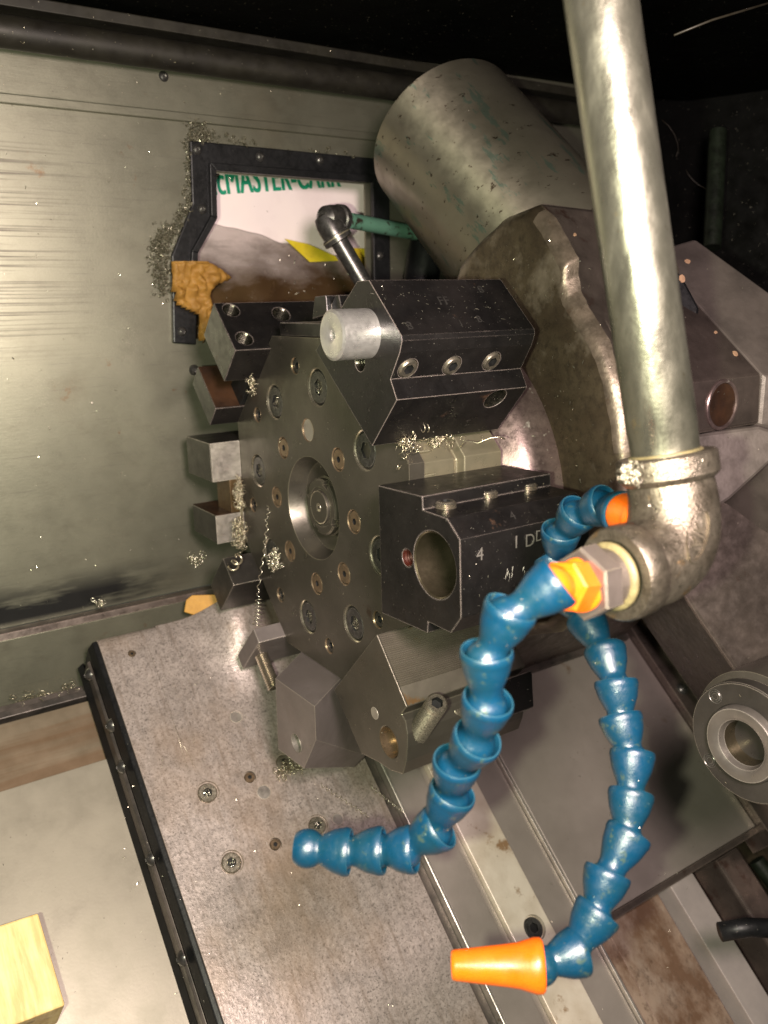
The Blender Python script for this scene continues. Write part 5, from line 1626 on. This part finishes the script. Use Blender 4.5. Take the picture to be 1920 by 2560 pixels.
tangle('chip_tangle', 'tangle of chips hanging at the corner of the upper left clamp', PX(630, 962, 0.337), 0.008, 22, 0.0003, chip_gold, 21, V((.3, .5, 1)))
tangle('chip_tangle', 'gold chip tangle over the gap between the square jaws', PX(600, 1330, 0.332), 0.014, 60, 0.0003, chip_gold, 22, V((.3, .6, 1.1)))
tangle('chip_tangle', 'bright chips stuck on the edge of the rusted wedge', PX(598, 1235, 0.334), 0.012, 40, 0.0003, chip_gold, 23, V((.3, .3, 1.3)))
tangle('chip_tangle', 'tangle of chips in the lower left screw socket of the turret face', PX(690, 1400, 0.345), 0.010, 34, 0.0004, chip_mat, 24, V((.3, .8, .9)))
tangle('chip_tangle', 'chip tangle at the front end of the rim between the two black blocks', PX(1018, 1100, 0.352), 0.012, 50, 0.0003, chip_gold, 25, V((.6, .6, 1)))
tangle('chip_tangle', 'row of fine chips along the rim below the upper black block', PX(1095, 1092, 0.385), 0.012, 46, 0.00025, chip_gold, 26, V((2.4, .5, .4)))
tangle('chip_tangle', 'small chip cluster on the back wall left of the turret', PY(488, 1400, Yw-0.004), 0.012, 22, 0.0004, chip_mat, 27, V((.8, .3, .8)))
tangle('chip_tangle', 'small chip cluster on the wall seam at the left', PY(250, 1508, Yw-0.018), 0.008, 14, 0.0004, chip_mat, 28, V((.8, .3, .8)))
tangle('chip_tangle', 'chip pile in the corner left of the cast saddle', PY(110, 1748, Yw-0.03), 0.018, 60, 0.0003, chip_gold, 29, V((2.5, .5, .5)))
tangle('chip_tangle', 'chips on the cast cover beside the sunk screw under the turret', PS(725, 1925, 0.003), 0.012, 46, 0.00035, chip_gold, 30, V((1.6, .7, .7)))
tangle('chip_tangle', 'bright fluff of chips on the left rim of the elbow collar', PD(1580, 1180, 0.385), 0.006, 34, 0.0002, chip_mat, 31, V((.8, .5, 1.2)))
bm = new_bm()
pts_ = [PX(a, b, x) for a, b, x in [(1150, 1118, .395), (1165, 1102, .398), (1195, 1108, .402), (1225, 1095, .41), (1250, 1092, .415), (1262, 1098, .42)]]
tube(bm, pts_, 0.0006, 5)
tag(link('curled_chip', bm, chip_gold, None, smooth=True), 'wavy gold chip lying along the rim right of the chip row', 'metal chip')

# chips and paint spots laid on whatever surface is really there (found by casting rays into the scene)
bpy.context.view_layer.update()
DG = bpy.context.evaluated_depsgraph_get()
def hit(px, py):
    d = ray(px, py).normalized()
    ok, loc, nrm_, idx, ob, mx = S.ray_cast(DG, d*0.05, d)
    if not ok: return None
    if nrm_.dot(d) > 0: nrm_ = -nrm_
    return loc, nrm_, ob
def scatter(region, n, rmin, rmax, material, seed, label, skip=('segment', 'pipe_tube', 'nozzle', 'hex_fitting', 'block_body.wood')):
    x0, x1, y0, y1 = region
    def f(rnd):
        for _ in range(20):
            h_ = hit(rnd.uniform(x0, x1), rnd.uniform(y0, y1))
            if h_ and not h_[2].name.startswith(skip): return h_[0], h_[1]
        return V((0, 2, -1)), V((0, 0, 1))
    return specks('metal_chips', f, n, rmin, rmax, material, seed, label)
scatter((1200, 1920, 600, 1300), 190, 0.0003, 0.0014, chip_mat, 31, 'bright chips scattered over the housings on the right')
scatter((560, 1400, 640, 1500), 200, 0.0002, 0.0010, chip_mat, 32, 'very fine chips scattered over the turret and its blocks')
scatter((1300, 1920, 1500, 2560), 130, 0.0003, 0.0012, chip_mat, 33, 'chips scattered over the plates and rails on the lower right')
scatter((600, 1300, 1560, 2000), 90, 0.0002, 0.0010, chip_gold, 34, 'fine chips on the lower tool blocks')
scatter((930, 1460, 140, 700), 70, 0.0003, 0.0012, chip_mat, 35, 'fine chips on the motor cylinder')
scatter((0, 1400, 30, 260), 260, 0.0003, 0.0011, chip_gold, 36, 'gold crumbs stuck on the top rail and ceiling edge')
spot_mat = mat('bare_primer_spot', (0.42, 0.27, 0.16), (0.34, 0.21, 0.13), 0.0, 0.45, 0.1, 200)
def paint_spot(px, py, w, h, ang):
    c = hit(px, py)
    if not c: return
    loc, n_, ob = c
    x, y, a = frame_of(n_)
    rnd = random.Random(px)
    bm = new_bm()
    vs = []
    for k in range(18):
        q_ = 2*math.pi*k/18; j_ = rnd.uniform(0.85, 1.12)
        u_, v_ = w*j_*math.cos(q_), h*j_*math.sin(q_)
        vs.append(loc + n_*0.0004 + x*(u_*math.cos(ang)-v_*math.sin(ang)) + y*(u_*math.sin(ang)+v_*math.cos(ang)))
    prism(bm, vs, -n_*0.0008)
    par = ob.parent or ob
    link('bare_spot', bm, spot_mat, par)
for q_ in [(1719, 654, 0.0028, 0.0028, 0), (1705, 697, 0.0028, 0.0038, 0), (1838, 884, 0.0040, 0.0026, 0.6), (1437, 587, 0.0026, 0.0014, 0.5), (1789, 831, 0.0026, 0.0013, 0.4)]:
    paint_spot(*q_)
